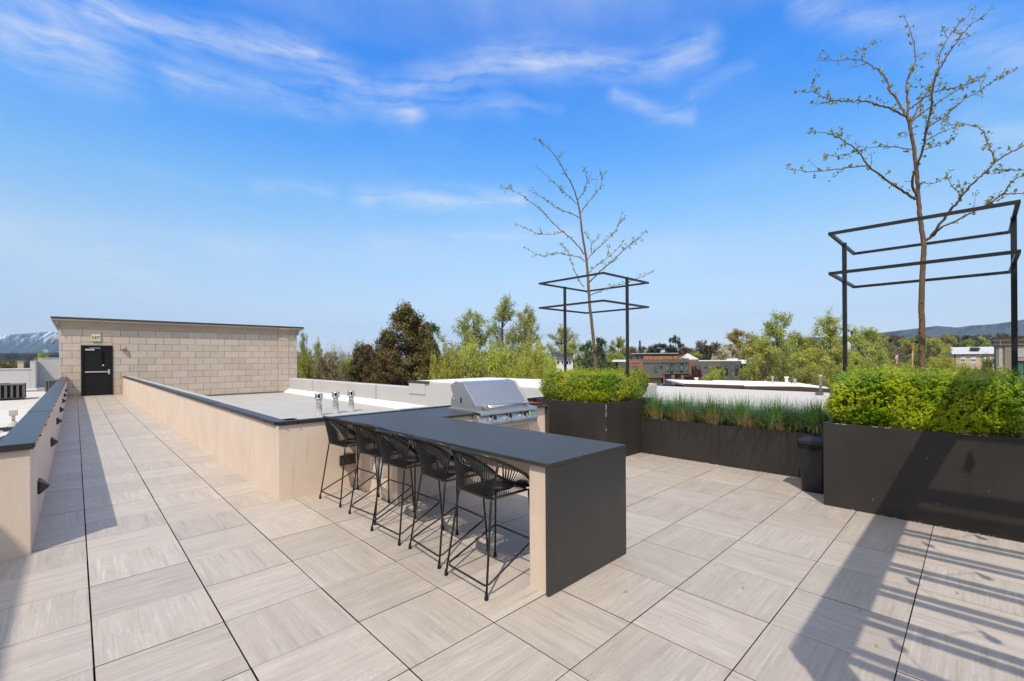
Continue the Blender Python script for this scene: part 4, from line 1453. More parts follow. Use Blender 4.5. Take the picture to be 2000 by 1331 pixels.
def bud_tree(name, base, D, px0, scale_off, limbs, label, seed, r_base):
    """limbs: (list of points in photo pixels, start radius, end radius); heights and spread are in metres on the tree's own plane,
    and every limb leans towards or away from the viewer as it grows"""
    rg = np.random.default_rng(seed)
    t = thing('young_tree', base, label, 'tree', 'budding young trees in the planters')
    right = Vector((CS, -SN, 0))
    fwd = Vector((SN, CS, 0))
    k_ = D / F
    trunk, br, buds, bn = MB(), MB(), [], []
    depth_at = {}
    for li, (pts, r0, r1, zoom) in enumerate(limbs):
        ox, oy, sc = zoom
        P = []
        for (x, y) in pts:
            u, v = ox + x * sc, oy + y * sc
            d = ray(u, v) * D
            q = Vector((d.x, d.y, d.z + CAMH)) - Vector(base)
            P.append(q)
        L = sum((P[i + 1] - P[i]).length for i in range(len(P) - 1))
        key = min(depth_at, key=lambda kk: (Vector(kk) - P[0]).length) if depth_at else None
        d0 = depth_at[key] if key and (Vector(key) - P[0]).length < .25 else 0
        lean = 0 if li == 0 else rg.choice([-1, 1]) * rg.uniform(.25, .6)
        s = 0
        out = []
        for i, q in enumerate(P):
            if i:
                s += (P[i] - P[i - 1]).length
            dd = d0 + lean * s * (1 - .2 * s / max(L, .01))
            depth_at[tuple(q)] = dd
            f = 1 + dd / D                                               # same direction, own distance
            w_ = Vector((q.x + base[0], q.y + base[1], q.z + base[2] - CAMH)) * f
            out.append(Vector((w_.x - base[0], w_.y - base[1], w_.z + CAMH - base[2])))
        sp = spline(out, max(8, len(out) * 5))
        n = len(sp)
        rr = [r0 + (r1 - r0) * (i / (n - 1)) ** .85 for i in range(n)]
        jit = [Vector(rg.normal(size=3)) * (.004 if li else .003) for _ in range(n)]
        sp = [p + j for p, j in zip(sp, jit)]
        (trunk if li == 0 else br).tube(sp, rr, 10 if li == 0 else 6)
        if li == 0:                                                      # pruning knots up the stem
            for q in range(16):
                i = rg.integers(3, n - 2)
                dirv = Vector(rg.normal(size=3)).normalized()
                trunk.tube([sp[i], sp[i] + dirv * rr[i] * 1.45], [rr[i] * .55, rr[i] * .3], 6)
        # buds on short spurs
        step = .055
        acc_, tot = 0, 0
        for i in range(1, n):
            sl_ = (sp[i] - sp[i - 1]).length
            acc_ += sl_
            tot += sl_
            if li == 0 and i < n * .86:
                acc_ = 0
                continue
            if tot < L * .12:
                continue
            if acc_ > step * rg.uniform(.6, 1.5):
                acc_ = 0
                dirv = Vector(rg.normal(size=3)) + Vector((0, 0, .7))
                dirv.normalize()
                sl2 = rg.uniform(.012, .045)
                e = sp[i] + dirv * (rr[i] + sl2)
                br.tube([sp[i], e], [max(.0016, r1 * .7), .0016], 4, False)
                m_ = rg.integers(3, 8)
                for _ in range(m_):
                    buds.append(np.array(e) + rg.normal(size=3) * .012)
                    bn.append(np.array(dirv) * .6 + rg.normal(size=3) * .6)
        # a few side twigs
        if li:
            for q in range(int(L / .32)):
                i = rg.integers(int(n * .25), n - 1)
                dirv = (sp[min(i + 2, n - 1)] - sp[i]).normalized() + Vector(rg.normal(size=3)) * .75 + Vector((0, 0, .25))
                dirv.normalize()
                tl = rg.uniform(.07, .22)
                pp = [sp[i], sp[i] + dirv * tl * .5 + Vector(rg.normal(size=3)) * .008, sp[i] + dirv * tl + Vector((0, 0, tl * .15))]
                br.tube(pp, [max(.002, rr[i] * .4), .002, .0014], 4, False)
                for f in (.35, .6, .85, 1.0):
                    e = pp[0].lerp(pp[2], f)
                    for _ in range(rg.integers(1, 4)):
                        buds.append(np.array(e) + rg.normal(size=3) * .013)
                        bn.append(rg.normal(size=3) + np.array([0, 0, .4]))
    trunk.build('trunk', BARK_YOUNG, t, smooth=True)
    br.build('branches', BARK_YOUNG, t, smooth=True)
    me = leaf_mesh('leaf_buds', np.array(buds), rg.uniform(.018, .042, len(buds)), rg, .6, np.array(bn), .5)
    add_obj('leaf_buds', me, LEAF_BUD, t)
    return t


Z1 = (960, 260, .3605)
T1 = [([(568, 1330), (560, 1200), (545, 1050), (530, 900), (520, 740), (507, 640), (490, 530), (478, 430), (465, 365)], .034, .013, Z1),
      ([(465, 365), (440, 290), (395, 210), (350, 135), (290, 65), (235, 35)], .012, .003, Z1),
      ([(463, 385), (420, 345), (360, 290), (300, 235), (240, 180)], .009, .0025, Z1),
      ([(468, 360), (500, 320), (518, 260), (505, 200), (492, 178)], .008, .0025, Z1),
      ([(482, 435), (520, 380), (560, 335), (590, 290), (600, 240), (622, 215)], .008, .0025, Z1),
      ([(600, 240), (583, 198)], .004, .002, Z1),
      ([(476, 458), (430, 435), (370, 415), (310, 375), (250, 335), (200, 310)], .010, .0025, Z1),
      ([(503, 660), (450, 590), (380, 530), (320, 475), (270, 420), (200, 365), (140, 325), (90, 300), (45, 288)], .013, .0025, Z1),
      ([(380, 535), (340, 548), (270, 548), (200, 525), (128, 485)], .007, .002, Z1),
      ([(505, 695), (470, 672), (400, 660), (340, 650), (290, 668), (240, 655), (178, 622)], .010, .0025, Z1),
      ([(500, 835), (455, 760), (430, 690), (410, 640), (380, 610)], .009, .0025, Z1),
      ([(515, 690), (560, 640), (620, 585), (670, 530), (700, 480), (723, 450)], .010, .0025, Z1),
      ([(540, 650), (540, 600), (520, 560), (508, 548)], .006, .002, Z1),
      ([(545, 600), (570, 575), (592, 548)], .005, .002, Z1),
      ([(528, 810), (600, 740), (650, 700), (700, 650), (760, 600), (800, 570), (840, 525)], .012, .0025, Z1),
      ([(524, 760), (580, 710), (630, 675), (690, 620), (725, 570)], .009, .0025, Z1),
      ([(700, 650), (740, 610), (785, 605)], .005, .002, Z1),
      ([(533, 880), (600, 855), (660, 830), (720, 815), (790, 790), (850, 765), (880, 752)], .010, .0025, Z1),
      ([(640, 665), (630, 620), (625, 605)], .005, .002, Z1)]
bud_tree('tree', (6.79, 4.86, .86), 8.21, 1163, 0, T1, 'slender young tree with buds leaning left above the planter beside the grill', 5, .03)
Z2 = (1520, 0, .31558)
ZB = (1600, 380, .2855)
z3 = lambda x, y: ((1600 + x * .2855 - 1520) / .31558, (380 + y * .2855) / .31558)
T2 = [([z3(706, 1290), z3(703, 1100), z3(701, 900), z3(700, 650), z3(712, 450), z3(715, 330), z3(696, 180), z3(680, 30), (858, 1100), (845, 950), (825, 830), (800, 720)], .031, .015, Z2),
      ([(800, 720), (800, 600), (795, 520), (825, 430), (850, 370), (840, 270), (815, 180), (780, 115)], .013, .0025, Z2),
      ([(795, 720), (740, 630), (690, 560), (670, 490), (610, 430), (530, 380), (450, 370), (350, 375), (240, 380)], .013, .002, Z2),
      ([(520, 375), (520, 340), (555, 290), (598, 245)], .005, .0018, Z2),
      ([(545, 395), (460, 420)], .004, .0018, Z2),
      ([(790, 725), (690, 670), (620, 655), (540, 625), (450, 630), (380, 625), (320, 618), (260, 590), (210, 570), (110, 570)], .011, .002, Z2),
      ([(340, 625), (270, 638), (210, 645)], .004, .0018, Z2),
      ([(848, 1220), (835, 1100), (870, 1000), (905, 880), (920, 780), (945, 680), (950, 600), (970, 500), (990, 430)], .013, .007, Z2),
      ([(820, 755), (870, 660), (940, 540), (985, 450), (1000, 340), (1050, 240), (1100, 170), (1185, 85)], .011, .002, Z2),
      ([(985, 450), (1040, 360), (1090, 280), (1150, 200), (1200, 150), (1290, 90)], .009, .002, Z2),
      ([(1100, 250), (1160, 238), (1205, 215)], .004, .0018, Z2),
      ([(1050, 240), (1030, 200), (1023, 185)], .004, .0018, Z2),
      ([(815, 675), (860, 640), (930, 590), (1000, 560), (1080, 545), (1160, 525), (1230, 495), (1312, 430)], .009, .002, Z2),
      ([(820, 755), (900, 690), (980, 640), (1060, 590), (1130, 545), (1200, 510), (1290, 470)], .009, .002, Z2),
      ([(925, 790), (1000, 745), (1080, 680), (1160, 610), (1250, 560), (1340, 500), (1420, 455), (1490, 420)], .009, .002, Z2),
      ([(905, 875), (980, 835), (1060, 800), (1130, 770)], .006, .002, Z2),
      ([(890, 935), (960, 910), (1030, 885), (1110, 840)], .006, .002, Z2),
      ([(850, 1235), (780, 1190), (700, 1140), (640, 1090), (550, 1025), (510, 960), (460, 910), (400, 870), (340, 840), (280, 820), (190, 820)], .014, .002, Z2),
      ([(545, 1025), (440, 1040), (330, 1050), (230, 1065), (110, 1055), (45, 1048)], .007, .002, Z2),
      ([(490, 935), (420, 955), (350, 965), (280, 960)], .005, .002, Z2),
      ([(845, 930), (740, 915), (640, 910), (560, 915), (490, 940)], .007, .002, Z2),
      ([(870, 1135), (920, 1135), (980, 1130), (1045, 1095)], .005, .002, Z2),
      ([(850, 830), (790, 840), (735, 858)], .005, .002, Z2),
      ([z3(735, 320), z3(800, 240), z3(880, 130), z3(960, 40), (1130, 1220), (1200, 1140), (1270, 1080), (1340, 1010), (1400, 965), (1520, 905), (1600, 850)], .015, .005, Z2),
      ([(1340, 1010), (1320, 940), (1290, 870), (1260, 805), (1190, 775), (1130, 765), (1070, 775), (1035, 720)], .008, .002, Z2),
      ([(1140, 1215), (1100, 1180), (1055, 1120), (1045, 1095)], .005, .002, Z2),
      ([z3(745, 310), z3(850, 220), z3(920, 190), z3(1000, 150), z3(1080, 110), z3(1180, 60), (1290, 1270), (1390, 1200), (1450, 1120), (1520, 1085), (1580, 1050)], .010, .004, Z2),
      ([(1390, 1205), (1520, 1195), (1600, 1190)], .006, .002, Z2),
      ([(1330, 1055), (1430, 1050), (1520, 1058), (1600, 1062)], .006, .002, Z2)]
bud_tree('tree', (6.72, .43, .85), 4.985, 1803, 0, T2, 'tall young tree with spreading budding limbs above the planter at the right edge', 9, .036)

# ------------------------------------------------------------------ what stands beside and behind the camera and throws the shadows
pg = thing('pergola', (4.0, -1.4, 0), 'steel pergola with paired slats just outside the frame on the right', 'pergola')
O = pg.location
PZ = 2.46
MB().box(1.33, 6.9, -.53, -.345, PZ, PZ + .19).build('beam', BLACK, pg, off=O)
MB().box(1.33, 6.9, -3.8, -3.62, PZ, PZ + .19).build('beam', BLACK, pg, off=O)
for x, y in ((1.335, -.53), (1.335, -3.8), (6.7, -3.8)):
    MB().box(x, x + .17, y, y + .17, 0, PZ - .001).build('post', BLACK, pg, off=O)
for k in range(12):
    xs = 3.06 + .5 * k - .584 * (PZ + .23)
    for d in (-.06, .06):
        MB().box(xs + d - .024, xs + d + .024, -3.9, -.46, PZ + .191, PZ + .262).build('slat', BLACK, pg, off=O)
sl_ = thing('string_lights', (3.0, -.9, PZ), 'string of hanging bulbs under the pergola', 'string lights')
O2 = sl_.location
cable = [(1.5 + .5 * k, -.62 - .35 * ((k % 2) == 0), PZ - .05 - .04 * (k % 3)) for k in range(13)]
MB().tube(cable, .004, 5).build('cable', RUBBER, sl_, off=O2)
for k in range(1, 12):
    x, y, z = cable[k]
    MB().lathe([(.012, -.002), (.018, -.03), (.018, -.06), (.03, -.09), (.034, -.12), (.02, -.15), (.004, -.157)], 10, (x, y, z)).build('bulb', GLASS_D, sl_, off=O2)
stt = thing('stair_tower', (-5.6, -2, 0), 'tall beige stucco stair tower left of the camera', 'building')
MB().box(-9, -3.2, -9, 3.7, -.3, 5.0).build('wall', STUCCO, stt, off=stt.location)

# ================================================================== THE TOWN
G = -7.0
MB().box(-9000, 12000, -9000, 14000, G - 1, G).build('ground', GROUNDM, kind='structure')
st_ = MB().box(-200, 400, -6, 6, G + .004, G + .012).build('street', ASPHALT, kind='structure')
st_.location = at(1500, 62) + Vector((0, 0, 0))
st_.rotation_euler = (0, 0, -YAW + R(6))


def flat(u, D):
    p = at(u, D)
    return (p.x, p.y)


class Facade:
    """boxes given in photo pixels on a front D metres away; local x runs along the front, y away from the viewer"""

    def __init__(s, name, D, u_mid, label, cat, turn=0, group=None):
        s.D = D
        s.u0 = u_mid
        p = at(u_mid, D)
        s.t = thing(name, (p.x, p.y, G), label, cat, group, -YAW - turn)
        s.k = math.cos(turn)

    def x(s, u):
        return (u - s.u0) * s.D / F * s.k

    def z(s, u, v):
        return hz(u, v, s.D) - G

    def part(s, name, m, u0, u1, v0, v1, y0, y1, parent=None, to_ground=False, bevel=0):
        um = (u0 + u1) / 2
        za, zb2 = s.z(um, v0), (0 if to_ground else s.z(um, v1))
        return MB().box(s.x(u0), s.x(u1), y0, y1, za, zb2).build(name, m, parent or s.t, bevel=bevel)

    def window(s, u0, u1, v0, v1, y=0, glass=None, frame_m=None, mull=0, parent=None):
        um = (u0 + u1) / 2
        x0, x1, z1, z0 = s.x(u0), s.x(u1), s.z(um, v0), s.z(um, v1)
        f = .10
        m = MB()
        m.box(x0 - f, x0, y - .06, y + .10, z0 - f, z1 + f)
        m.box(x1, x1 + f, y - .06, y + .10, z0 - f, z1 + f)
        m.box(x0, x1, y - .06, y + .10, z1, z1 + f)
        m.box(x0, x1, y - .06, y + .10, z0 - f, z0)
        for k in range(mull):
            xx = x0 + (x1 - x0) * (k + 1) / (mull + 1)
            m.box(xx - .04, xx + .04, y - .05, y + .05, z0, z1)
        w_ = m.build('window', frame_m or GREY_TRIM, parent or s.t)
        MB().box(x0, x1, y - .012, y - .004, z0, z1).build('pane', glass or GLASS_G, w_)
        return w_


# flat grey roof of the neighbouring building, and its near wall
fb = thing('flat_roof_building', (33, 8, G), 'building with a wide light grey flat roof below the terrace, behind the low planter', 'building')
Of = fb.location
MB().box(26.6, 39.9, -14, 34, G, -1.25).build('wall', TAUPE, fb, off=Of)
MB().box(26.55, 39.95, -14.1, 34.1, -1.249, -1.0).build('roof', FLAT_ROOF, fb, off=Of)
rp = thing('roof_pipe', (37.3, 7.6, -1.0), 'thin grey vent pipe standing on the light grey flat roof', 'vent')
MB().lathe([(.09, 0), (.09, 1.25), (.12, 1.26), (.12, 1.4)], 12).build('pipe', PIPE_GREY, rp, smooth=True)
MB().box(-.55, -.1, -.2, .2, 0, .22).build('pipe_elbow', AC_PAINT, rp)

# low white-roofed house
wh = thing('white_roof_house', (*flat(1470, 47), G), 'long low house with a bright white gabled roof and brown eaves behind the flat roof', 'house', rz=-YAW)


def WX(u, D):
    return (u - 1470) * D / F


e0, e1 = 44.0, 50.5
y0_, y1_ = e0 - 47, e1 - 47


def roof_slab(u_l, u_r, v_e_l, v_e_r, v_r_l, v_r_r, ul2, ur2):
    """low slope sheet from the eave (near) to the ridge (far)"""
    a = (WX(u_l, e0), y0_, hz(u_l, v_e_l, e0) - G)
    b = (WX(u_r, e0), y0_, hz(u_r, v_e_r, e0) - G)
    c = (WX(ur2, e1), y1_, hz(ur2, v_r_r, e1) - G)
    d = (WX(ul2, e1), y1_, hz(ul2, v_r_l, e1) - G)
    m = MB()
    th = .16
    m.add([a, b, c, d] + [(p[0], p[1], p[2] - th) for p in (a, b, c, d)], [(0, 1, 2, 3), (7, 6, 5, 4), (0, 4, 5, 1), (1, 5, 6, 2), (2, 6, 7, 3), (3, 7, 4, 0)])
    m.build('roof', WHITE_ROOF, wh)
    f = MB()
    f.add([(a[0], a[1] - .03, a[2] - .02), (b[0], b[1] - .03, b[2] - .02), (b[0], b[1] - .03, b[2] - .32), (a[0], a[1] - .03, a[2] - .32)] +
          [(a[0], a[1] - .004, a[2] - .02), (b[0], b[1] - .004, b[2] - .02), (b[0], b[1] - .004, b[2] - .32), (a[0], a[1] - .004, a[2] - .32)],
          [(0, 1, 2, 3), (7, 6, 5, 4), (0, 4, 5, 1), (1, 5, 6, 2), (2, 6, 7, 3), (3, 7, 4, 0)])
    f.build('fascia', BROWN_FASCIA, wh)


roof_slab(1303, 1421, 749.5, 753, 741, 744, 1333, 1424)
roof_slab(1419, 1528, 754.5, 755.2, 742.5, 745, 1424, 1528)
roof_slab(1528, 1606, 755.2, 760.5, 745, 747.5, 1528, 1591)
MB().box(WX(1309, 44), WX(1424, 44), y0_ + .5, y1_, 0, hz(1360, 752, 44) - G - .35).build('wall', BROWN_FASCIA, wh)
MB().box(WX(1424, 44), WX(1604, 44), y0_ + .35, y1_, 0, hz(1470, 756, 44) - G - .32).build('wall', BEIGE_WALL, wh)
for k, (u, v0, v1) in enumerate(((1330, 751.5, 754), (1375, 753, 755.5), (1405, 754, 756))):
    MB().box(WX(u, 44), WX(u + 14, 44), y0_ + .44, y0_ + .51, hz(u, v1, 44) - G, hz(u, v0, 44) - G - .0).build('window', GLASS_D, wh)
for k, (u, vb, vt, rr, mm, lb) in enumerate(((1509, 747.5, 735, .12, STEEL_V, 'jointed grey flue pipe on the white house roof'), (1536, 746, 736, .17, WHITE_PAINT, 'white capped pipe on the white house roof'),
                                             (1552.5, 749, 740, .17, STEEL_V, 'grey capped pipe on the white house roof, rightmost'), (1360, 742.5, 738, .16, WHITE_PAINT, 'small white roof vent at the left of the white house roof'),
                                             (1546, 749, 746, .06, BROWN_FASCIA, 'thin brown pipe between the capped pipes'), (1494.5, 746.5, 744, .06, WHITE_PAINT, 'short white stub left of the jointed flue'))):
    D = 48.5
    p = at(u, D, vb)
    hh = (vb - vt) * D / F
    r_ = thing('roof_pipe', (p.x, p.y, p.z - .06), lb, 'vent', 'pipes on the white roof')
    MB().lathe([(rr, 0), (rr * .9, .05), (rr * .85, hh * .78), (rr * 1.35, hh * .8), (rr * 1.35, hh + .06)], 10).build('pipe', mm, r_)

# row of townhouses
f4 = lambda x, y: (1180 + .11 * x, 660 + .11 * y)


def q4(*a):
    return 1180 + .11 * a[0], 1180 + .11 * a[1], 660 + .11 * a[2], 660 + .11 * a[3]


th = Facade('townhouse_row', 110, 1290, 'charcoal and red brick townhouses with cedar roof screens and garages', 'townhouses', R(16))
th.part('wall', GREY_SIDING2, *q4(235, 440, 430, 800), .2, 12, to_ground=True)
th.part('roof_edge', WHITE_PAINT, *q4(130, 440, 392, 430), 1.2, 9)
th.part('roof_edge', WHITE_PAINT, *q4(390, 442, 378, 392), 1.3, 4)
th.part('brick_wall', BRICK_RED, *q4(440, 685, 386, 800), -.3, 12, to_ground=True)
th.part('trim_line', GREY_TRIM, *q4(486, 615, 452, 460), -.36, -.302)
th.window(*q4(508, 585, 512, 605), -.31, GLASS_G, None, 1)
th.part('wall', GREY_SIDING, *q4(686, 1040, 392, 712), -.2, 12)
th.part('wall', BEIGE_WALL, *q4(700, 1020, 712, 860), 1.5, 11, to_ground=True)
th.part('trim_line', GREY_TRIM, *q4(690, 1040, 450, 462), -.27, -.202)
wv = th.window(*q4(888, 968, 508, 608), -.2, GLASS_G, None, 2)
th.window(*q4(1001, 1021, 503, 545), -.2, GLASS_D)
for k, (a, b, vt) in enumerate(((1040, 1158, 375), (1158, 1234, 392), (1234, 1328, 370), (1328, 1398, 388), (1398, 1488, 365))):
    th.part('wall', GREY_SIDING, *q4(a, b, vt, 645 - (a - 1040) * .03), -.5 if k % 2 == 0 else -.3, 12)
    th.part('trim_line', GREY_TRIM, *q4(a, b, 442 - k * 2, 458 - k * 2), -.60, -.502)
for (a, b, c, d) in ((1092, 1136, 502, 600), (1171, 1214, 498, 598), (1262, 1305, 492, 590), (1341, 1381, 488, 584), (1427, 1466, 486, 582)):
    th.window(*q4(a, b, c, d), -.52, GLASS_G)
th.part('ground_storey', BRICK_RED, *q4(1046, 1490, 652, 860), .3, 11, to_ground=True)
for (a, b) in ((1046, 1070), (1190, 1245), (1352, 1405)):
    th.part('brick_pier', BRICK_RED, *q4(a, b, 655, 860), -.3, .299, to_ground=True)
for (a, b, c) in ((1072, 1188, 698), (1247, 1350, 686)):
    gd = th.part('garage_door', GREY_TRIM, *q4(a, b, c, 860), .2, .298, to_ground=True)
    for k in range(4):
        um = 1180 + .11 * (a + b) / 2
        zz = th.z(um, 660 + .11 * c) - .35 - .55 * k
        MB().box(th.x(1180 + .11 * a) + .05, th.x(1180 + .11 * b) - .05, .16, .199, zz - .22, zz + .22).build('door_panel', GREY_TRIM, gd)
th.part('brick_wall', BRICK_RED, *q4(1490, 1616, 388, 860), -.35, 12, to_ground=True)
th.window(*q4(1538, 1568, 516, 640), -.36, GLASS_D)
aw = th.part('awning', SLATE_ROOF, *q4(1405, 1562, 652, 688), -1.6, -.36)
th.part('entry_door', GLASS_D, *q4(1440, 1520, 700, 860), -.42, -.362, to_ground=True)
th.part('upper_wall', GREY_SIDING2, *q4(490, 1330, 285, 392), 3.5, 11)
th.part('roof_edge', PANEL_GREY, *q4(480, 1332, 271, 284), 3.0, 11.5)
for (a, b, c, d) in ((576, 604, 320, 385), (655, 690, 315, 360), (975, 1005, 312, 330), (1235, 1262, 312, 330)):
    th.window(*q4(a, b, c, d), 3.49, GLASS_D)
for k, (a, b) in enumerate(((700, 785), (790, 865), (870, 940), (945, 1045), (1050, 1110), (1118, 1208), (1220, 1292), (1300, 1375))):
    ced = th.part('cedar_screen', CEDAR, *q4(a, b, 326 + 2 * (k % 3), 384 + 3 * (k % 2)), .6 + .15 * (k % 2), .72 + .15 * (k % 2))
# glazed pyramid behind
py = thing('glass_pyramid', (*flat(1345.5, 124), G), 'pale pyramid roof lantern behind the end of the townhouses', 'roof lantern', rz=-YAW)
pb = hz(1345, 702.5, 124) - G
pt = hz(1345, 690, 124) - G
m = MB()
hw = 15 * 124 / F
m.add([(-hw, -1.8, pb), (hw, -1.8, pb), (hw, 2 * hw - 1.8, pb), (-hw, 2 * hw - 1.8, pb), (-.3, hw - 1.8, pt)], [(0, 1, 4), (1, 2, 4), (2, 3, 4), (3, 0, 4), (3, 2, 1, 0)])
m.build('pyramid_roof', METAL_ROOF, py)
MB().box(-hw + .1, hw - .1, -1.7, 2 * hw - 1.9, 0, pb - .01).build('wall', GREY_SIDING2, py)
# slate-coloured modern house
q5 = lambda a, b, c, d: (1340 + .14 * a, 1340 + .14 * b, 660 + .14 * c, 660 + .14 * d)
gh = Facade('modern_house', 96, 1410, 'dark slate modern house with white flat roof and tall windows left of the lime trees', 'house', R(24))
gh.part('wall', GREY_SIDING, *q5(95, 497, 327, 600), .25, 10, to_ground=True)
gh.part('wall', GREY_SIDING2, *q5(499, 765, 333, 600), 0, 10, to_ground=True)
gh.part('roof', WHITE_ROOF, *q5(170, 770, 316, 327), .6, 10.5)
gh.part('roof_box', WHITE_PAINT, *q5(580, 730, 293, 317), 4, 8)
gh.part('brick_chimney', BRICK_RED, *q5(730, 782, 295, 320), 5, 7)
gh.part('brick_chimney', BRICK_RED, *q5(385, 485, 298, 318), 9, 11)
gh.part('porch_roof', WHITE_PAINT, *q5(762, 965, 338, 362), -1.6, 6)
gh.part('porch_roof', WHITE_PAINT, *q5(762, 840, 308, 338), 1.0, 6)
gh.part('column', GREY_SIDING2, *q5(860, 882, 363, 600), -1.4, -1.0, to_ground=True)
gh.part('wall', BRICK_RED, *q5(852, 965, 363, 600), 1.6, 8, to_ground=True)
gh.part('upper_block', TAUPE, *q5(850, 965, 300, 337), 5, 9)
gh.part('roof_edge', WHITE_PAINT, *q5(845, 968, 287, 299), 4.8, 9.2)
gh.window(*q5(782, 850, 392, 530), 1.5, GLASS_D, None, 2)
gh.part('porch_back', GREY_TRIM, *q5(766, 851, 363, 600), 1.58, 6, to_ground=True)
for (a, b, c, d) in ((542, 578, 402, 514), (687, 724, 402, 518)):
    w1 = gh.window(*q5(a, b, c, c + 24), 0, GLASS_G)
    gh.window(*q5(a, b, c + 32, d), 0, GLASS_D)
gh.window(*q5(362, 408, 412, 470), .25, GLASS_D)
gh.window(*q5(418, 464, 412, 470), .25, GLASS_D)
gh.part('vent', GREY_TRIM, *q5(250, 296, 410, 424), .18, .249)
gh.part('vent', GREY_TRIM, *q5(270, 283, 378, 388), .18, .249)
gh.part('deck', PANEL_GREY, *q5(820, 955, 548, 560), -1.6, 1.5)
# white villa with dark hip roof
vl = Facade('white_villa', 78, 1090, 'white villa with dark hip roof half hidden by the lime shrubs behind the grill', 'house')
vl.part('wall', WHITE_PAINT, 1064, 1119, 700, 745, 0, 8, to_ground=True)
vl.part('cornice', WHITE_PAINT, 1062, 1121, 697, 700.2, -.5, 8.4)
m = MB()
xa, xb, zr0, zr1 = vl.x(1059), vl.x(1119), vl.z(1090, 697), vl.z(1090, 688.5)
m.add([(xa, -.7, zr0), (xb, -.7, zr0), (xb, 8.6, zr0), (xa, 8.6, zr0), (xa + 1.9, 3.2, zr1), (xb - 2.2, 3.2, zr1)], [(0, 1, 5, 4), (1, 2, 5), (2, 3, 4, 5), (3, 0, 4), (3, 2, 1, 0)])
m.build('roof', SLATE_ROOF, vl.t)
for (a, b) in ((1088, 1092), (1106, 1110), (1111.5, 1115), (1097, 1100)):
    vl.window(a, b, 706, 711.5, 0, GLASS_D, WHITE_PAINT)
vl2 = Facade('white_house', 70, 950, 'long white house glimpsed through the lime shrubs behind the raised curb', 'house')
vl2.part('wall', WHITE_PAINT, 905, 1045, 708, 745, 0, 8, to_ground=True)
vl2.part('roof', SLATE_ROOF, 903, 1047, 704, 708, -.4, 8)
for a in (930, 950, 975, 1000, 1022):
    vl2.window(a, a + 6, 715, 726, 0, GLASS_D, WHITE_PAINT)
# beige apartment block
q8 = lambda a, b, c, d: (1840 + .0901 * a, 1840 + .0901 * b, 640 + .0901 * c, 640 + .0901 * d)
ap = Facade('apartment_block', 150, 1904, 'cream two-storey apartment block with pale metal roof beyond the hedge on the right', 'building', R(40))
ap.part('wall', BEIGE_WALL, *q8(262, 1300, 577, 900), 0, 10, to_ground=True)
m = MB()
xa, xb = ap.x(1840 + .0901 * 240), ap.x(1840 + .0901 * 1310)
zr0, zr1 = ap.z(1904, 640 + .0901 * 575), ap.z(1904, 640 + .0901 * 440)
m.add([(xa, -.8, zr0), (xb, -.8, zr0), (xb, 5, zr1 + .35), (xa, 5, zr1 + .35), (xa, 10.8, zr0), (xb, 10.8, zr0)], [(0, 1, 2, 3), (3, 2, 5, 4), (0, 3, 4), (1, 5, 2), (0, 4, 5, 1)])
m.build('roof', METAL_ROOF, ap.t)
ap.part('corner_trim', GREY_TRIM, *q8(292, 318, 577, 900), -.12, -.002, to_ground=True)
for (a, b) in ((430, 515), (635, 725), (865, 922), (1020, 1076)):
    ap.window(*q8(a, b, 584, 630), 0, GLASS_G, WHITE_PAINT, 1)
    ap.part('panel', WHITE_PAINT, *q8(a - 8, b + 8, 638, 682), -.08, -.002)
    ap.window(*q8(a, b, 690, 740), 0, GLASS_G, WHITE_PAINT, 1)
    ap.part('panel', WHITE_PAINT, *q8(a - 8, b + 8, 748, 768), -.08, -.002)
for a in (680, 765):
    rv = MB().lathe([(.5, 0), (.5, .3), (.75, .5), (.75, 1.0), (.3, 1.25)], 10).build('roof_fan', GREY_TRIM, ap.t, loc=(ap.x(1840 + .0901 * a), 1.5, zr0 + 1.0))
# taupe corner building
tb2 = Facade('taupe_building', 42, 1946, 'taupe stucco corner building with moulded cornice at the right edge', 'building', R(46))
tb2.part('wall', TAUPE, *q8(1175, 2600, 385, 1400), 0, 9, to_ground=True)
tb2.part('cornice', TAUPE, *q8(1140, 2600, 295, 384), -.22, 9.2)
tb2.part('cornice', TAUPE, *q8(1105, 2600, 232, 294), -.40, 9.4)
tb2.part('roof_edge', COPING_FAR, *q8(1088, 2600, 200, 224), -.55, 9.6)
tb2.part('cornice_trim', TAN_PALE, *q8(1095, 2600, 224.5, 231.5), -.47, 9.5)
tb2.part('pilaster', TAUPE, *q8(1350, 1500, 386, 1400), -.10, -.002, to_ground=True)
tb2.part('panel', PANEL_GREY, *q8(1230, 1305, 430, 1025), -.05, -.002)
tb2.part('panel', PANEL_GREY, *q8(1535, 1800, 412, 640), -.05, -.002)
tb2.part('lintel', TAN, *q8(1515, 1900, 655, 720), -.16, -.002)
tb2.window(*q8(1560, 1745, 735, 1098), -.01, GLASS_G, COPING_FAR)
tb2.part('sill', TAN, *q8(1530, 1780, 1112, 1140), -.16, -.002)
tb2.part('downpipe', TAUPE, *q8(1250, 1275, 300, 400), -.5, -.41)
MB().lathe([(.16, 0), (.20, .05), (.18, .16), (.05, .22)], 14).build('lamp', WHITE_PAINT, tb2.t, loc=(tb2.x(1952.5), -.22, tb2.z(1952, 730.5)))


def pole(u, D, v_top, r, m_, name, label, cat):
    p = at(u, D)
    t = thing(name, (p.x, p.y, G), label, cat)
    MB().lathe([(r, 0), (r * .8, hz(u, v_top, D) - G)], 10).build('pole', m_, t, smooth=True)
    return t


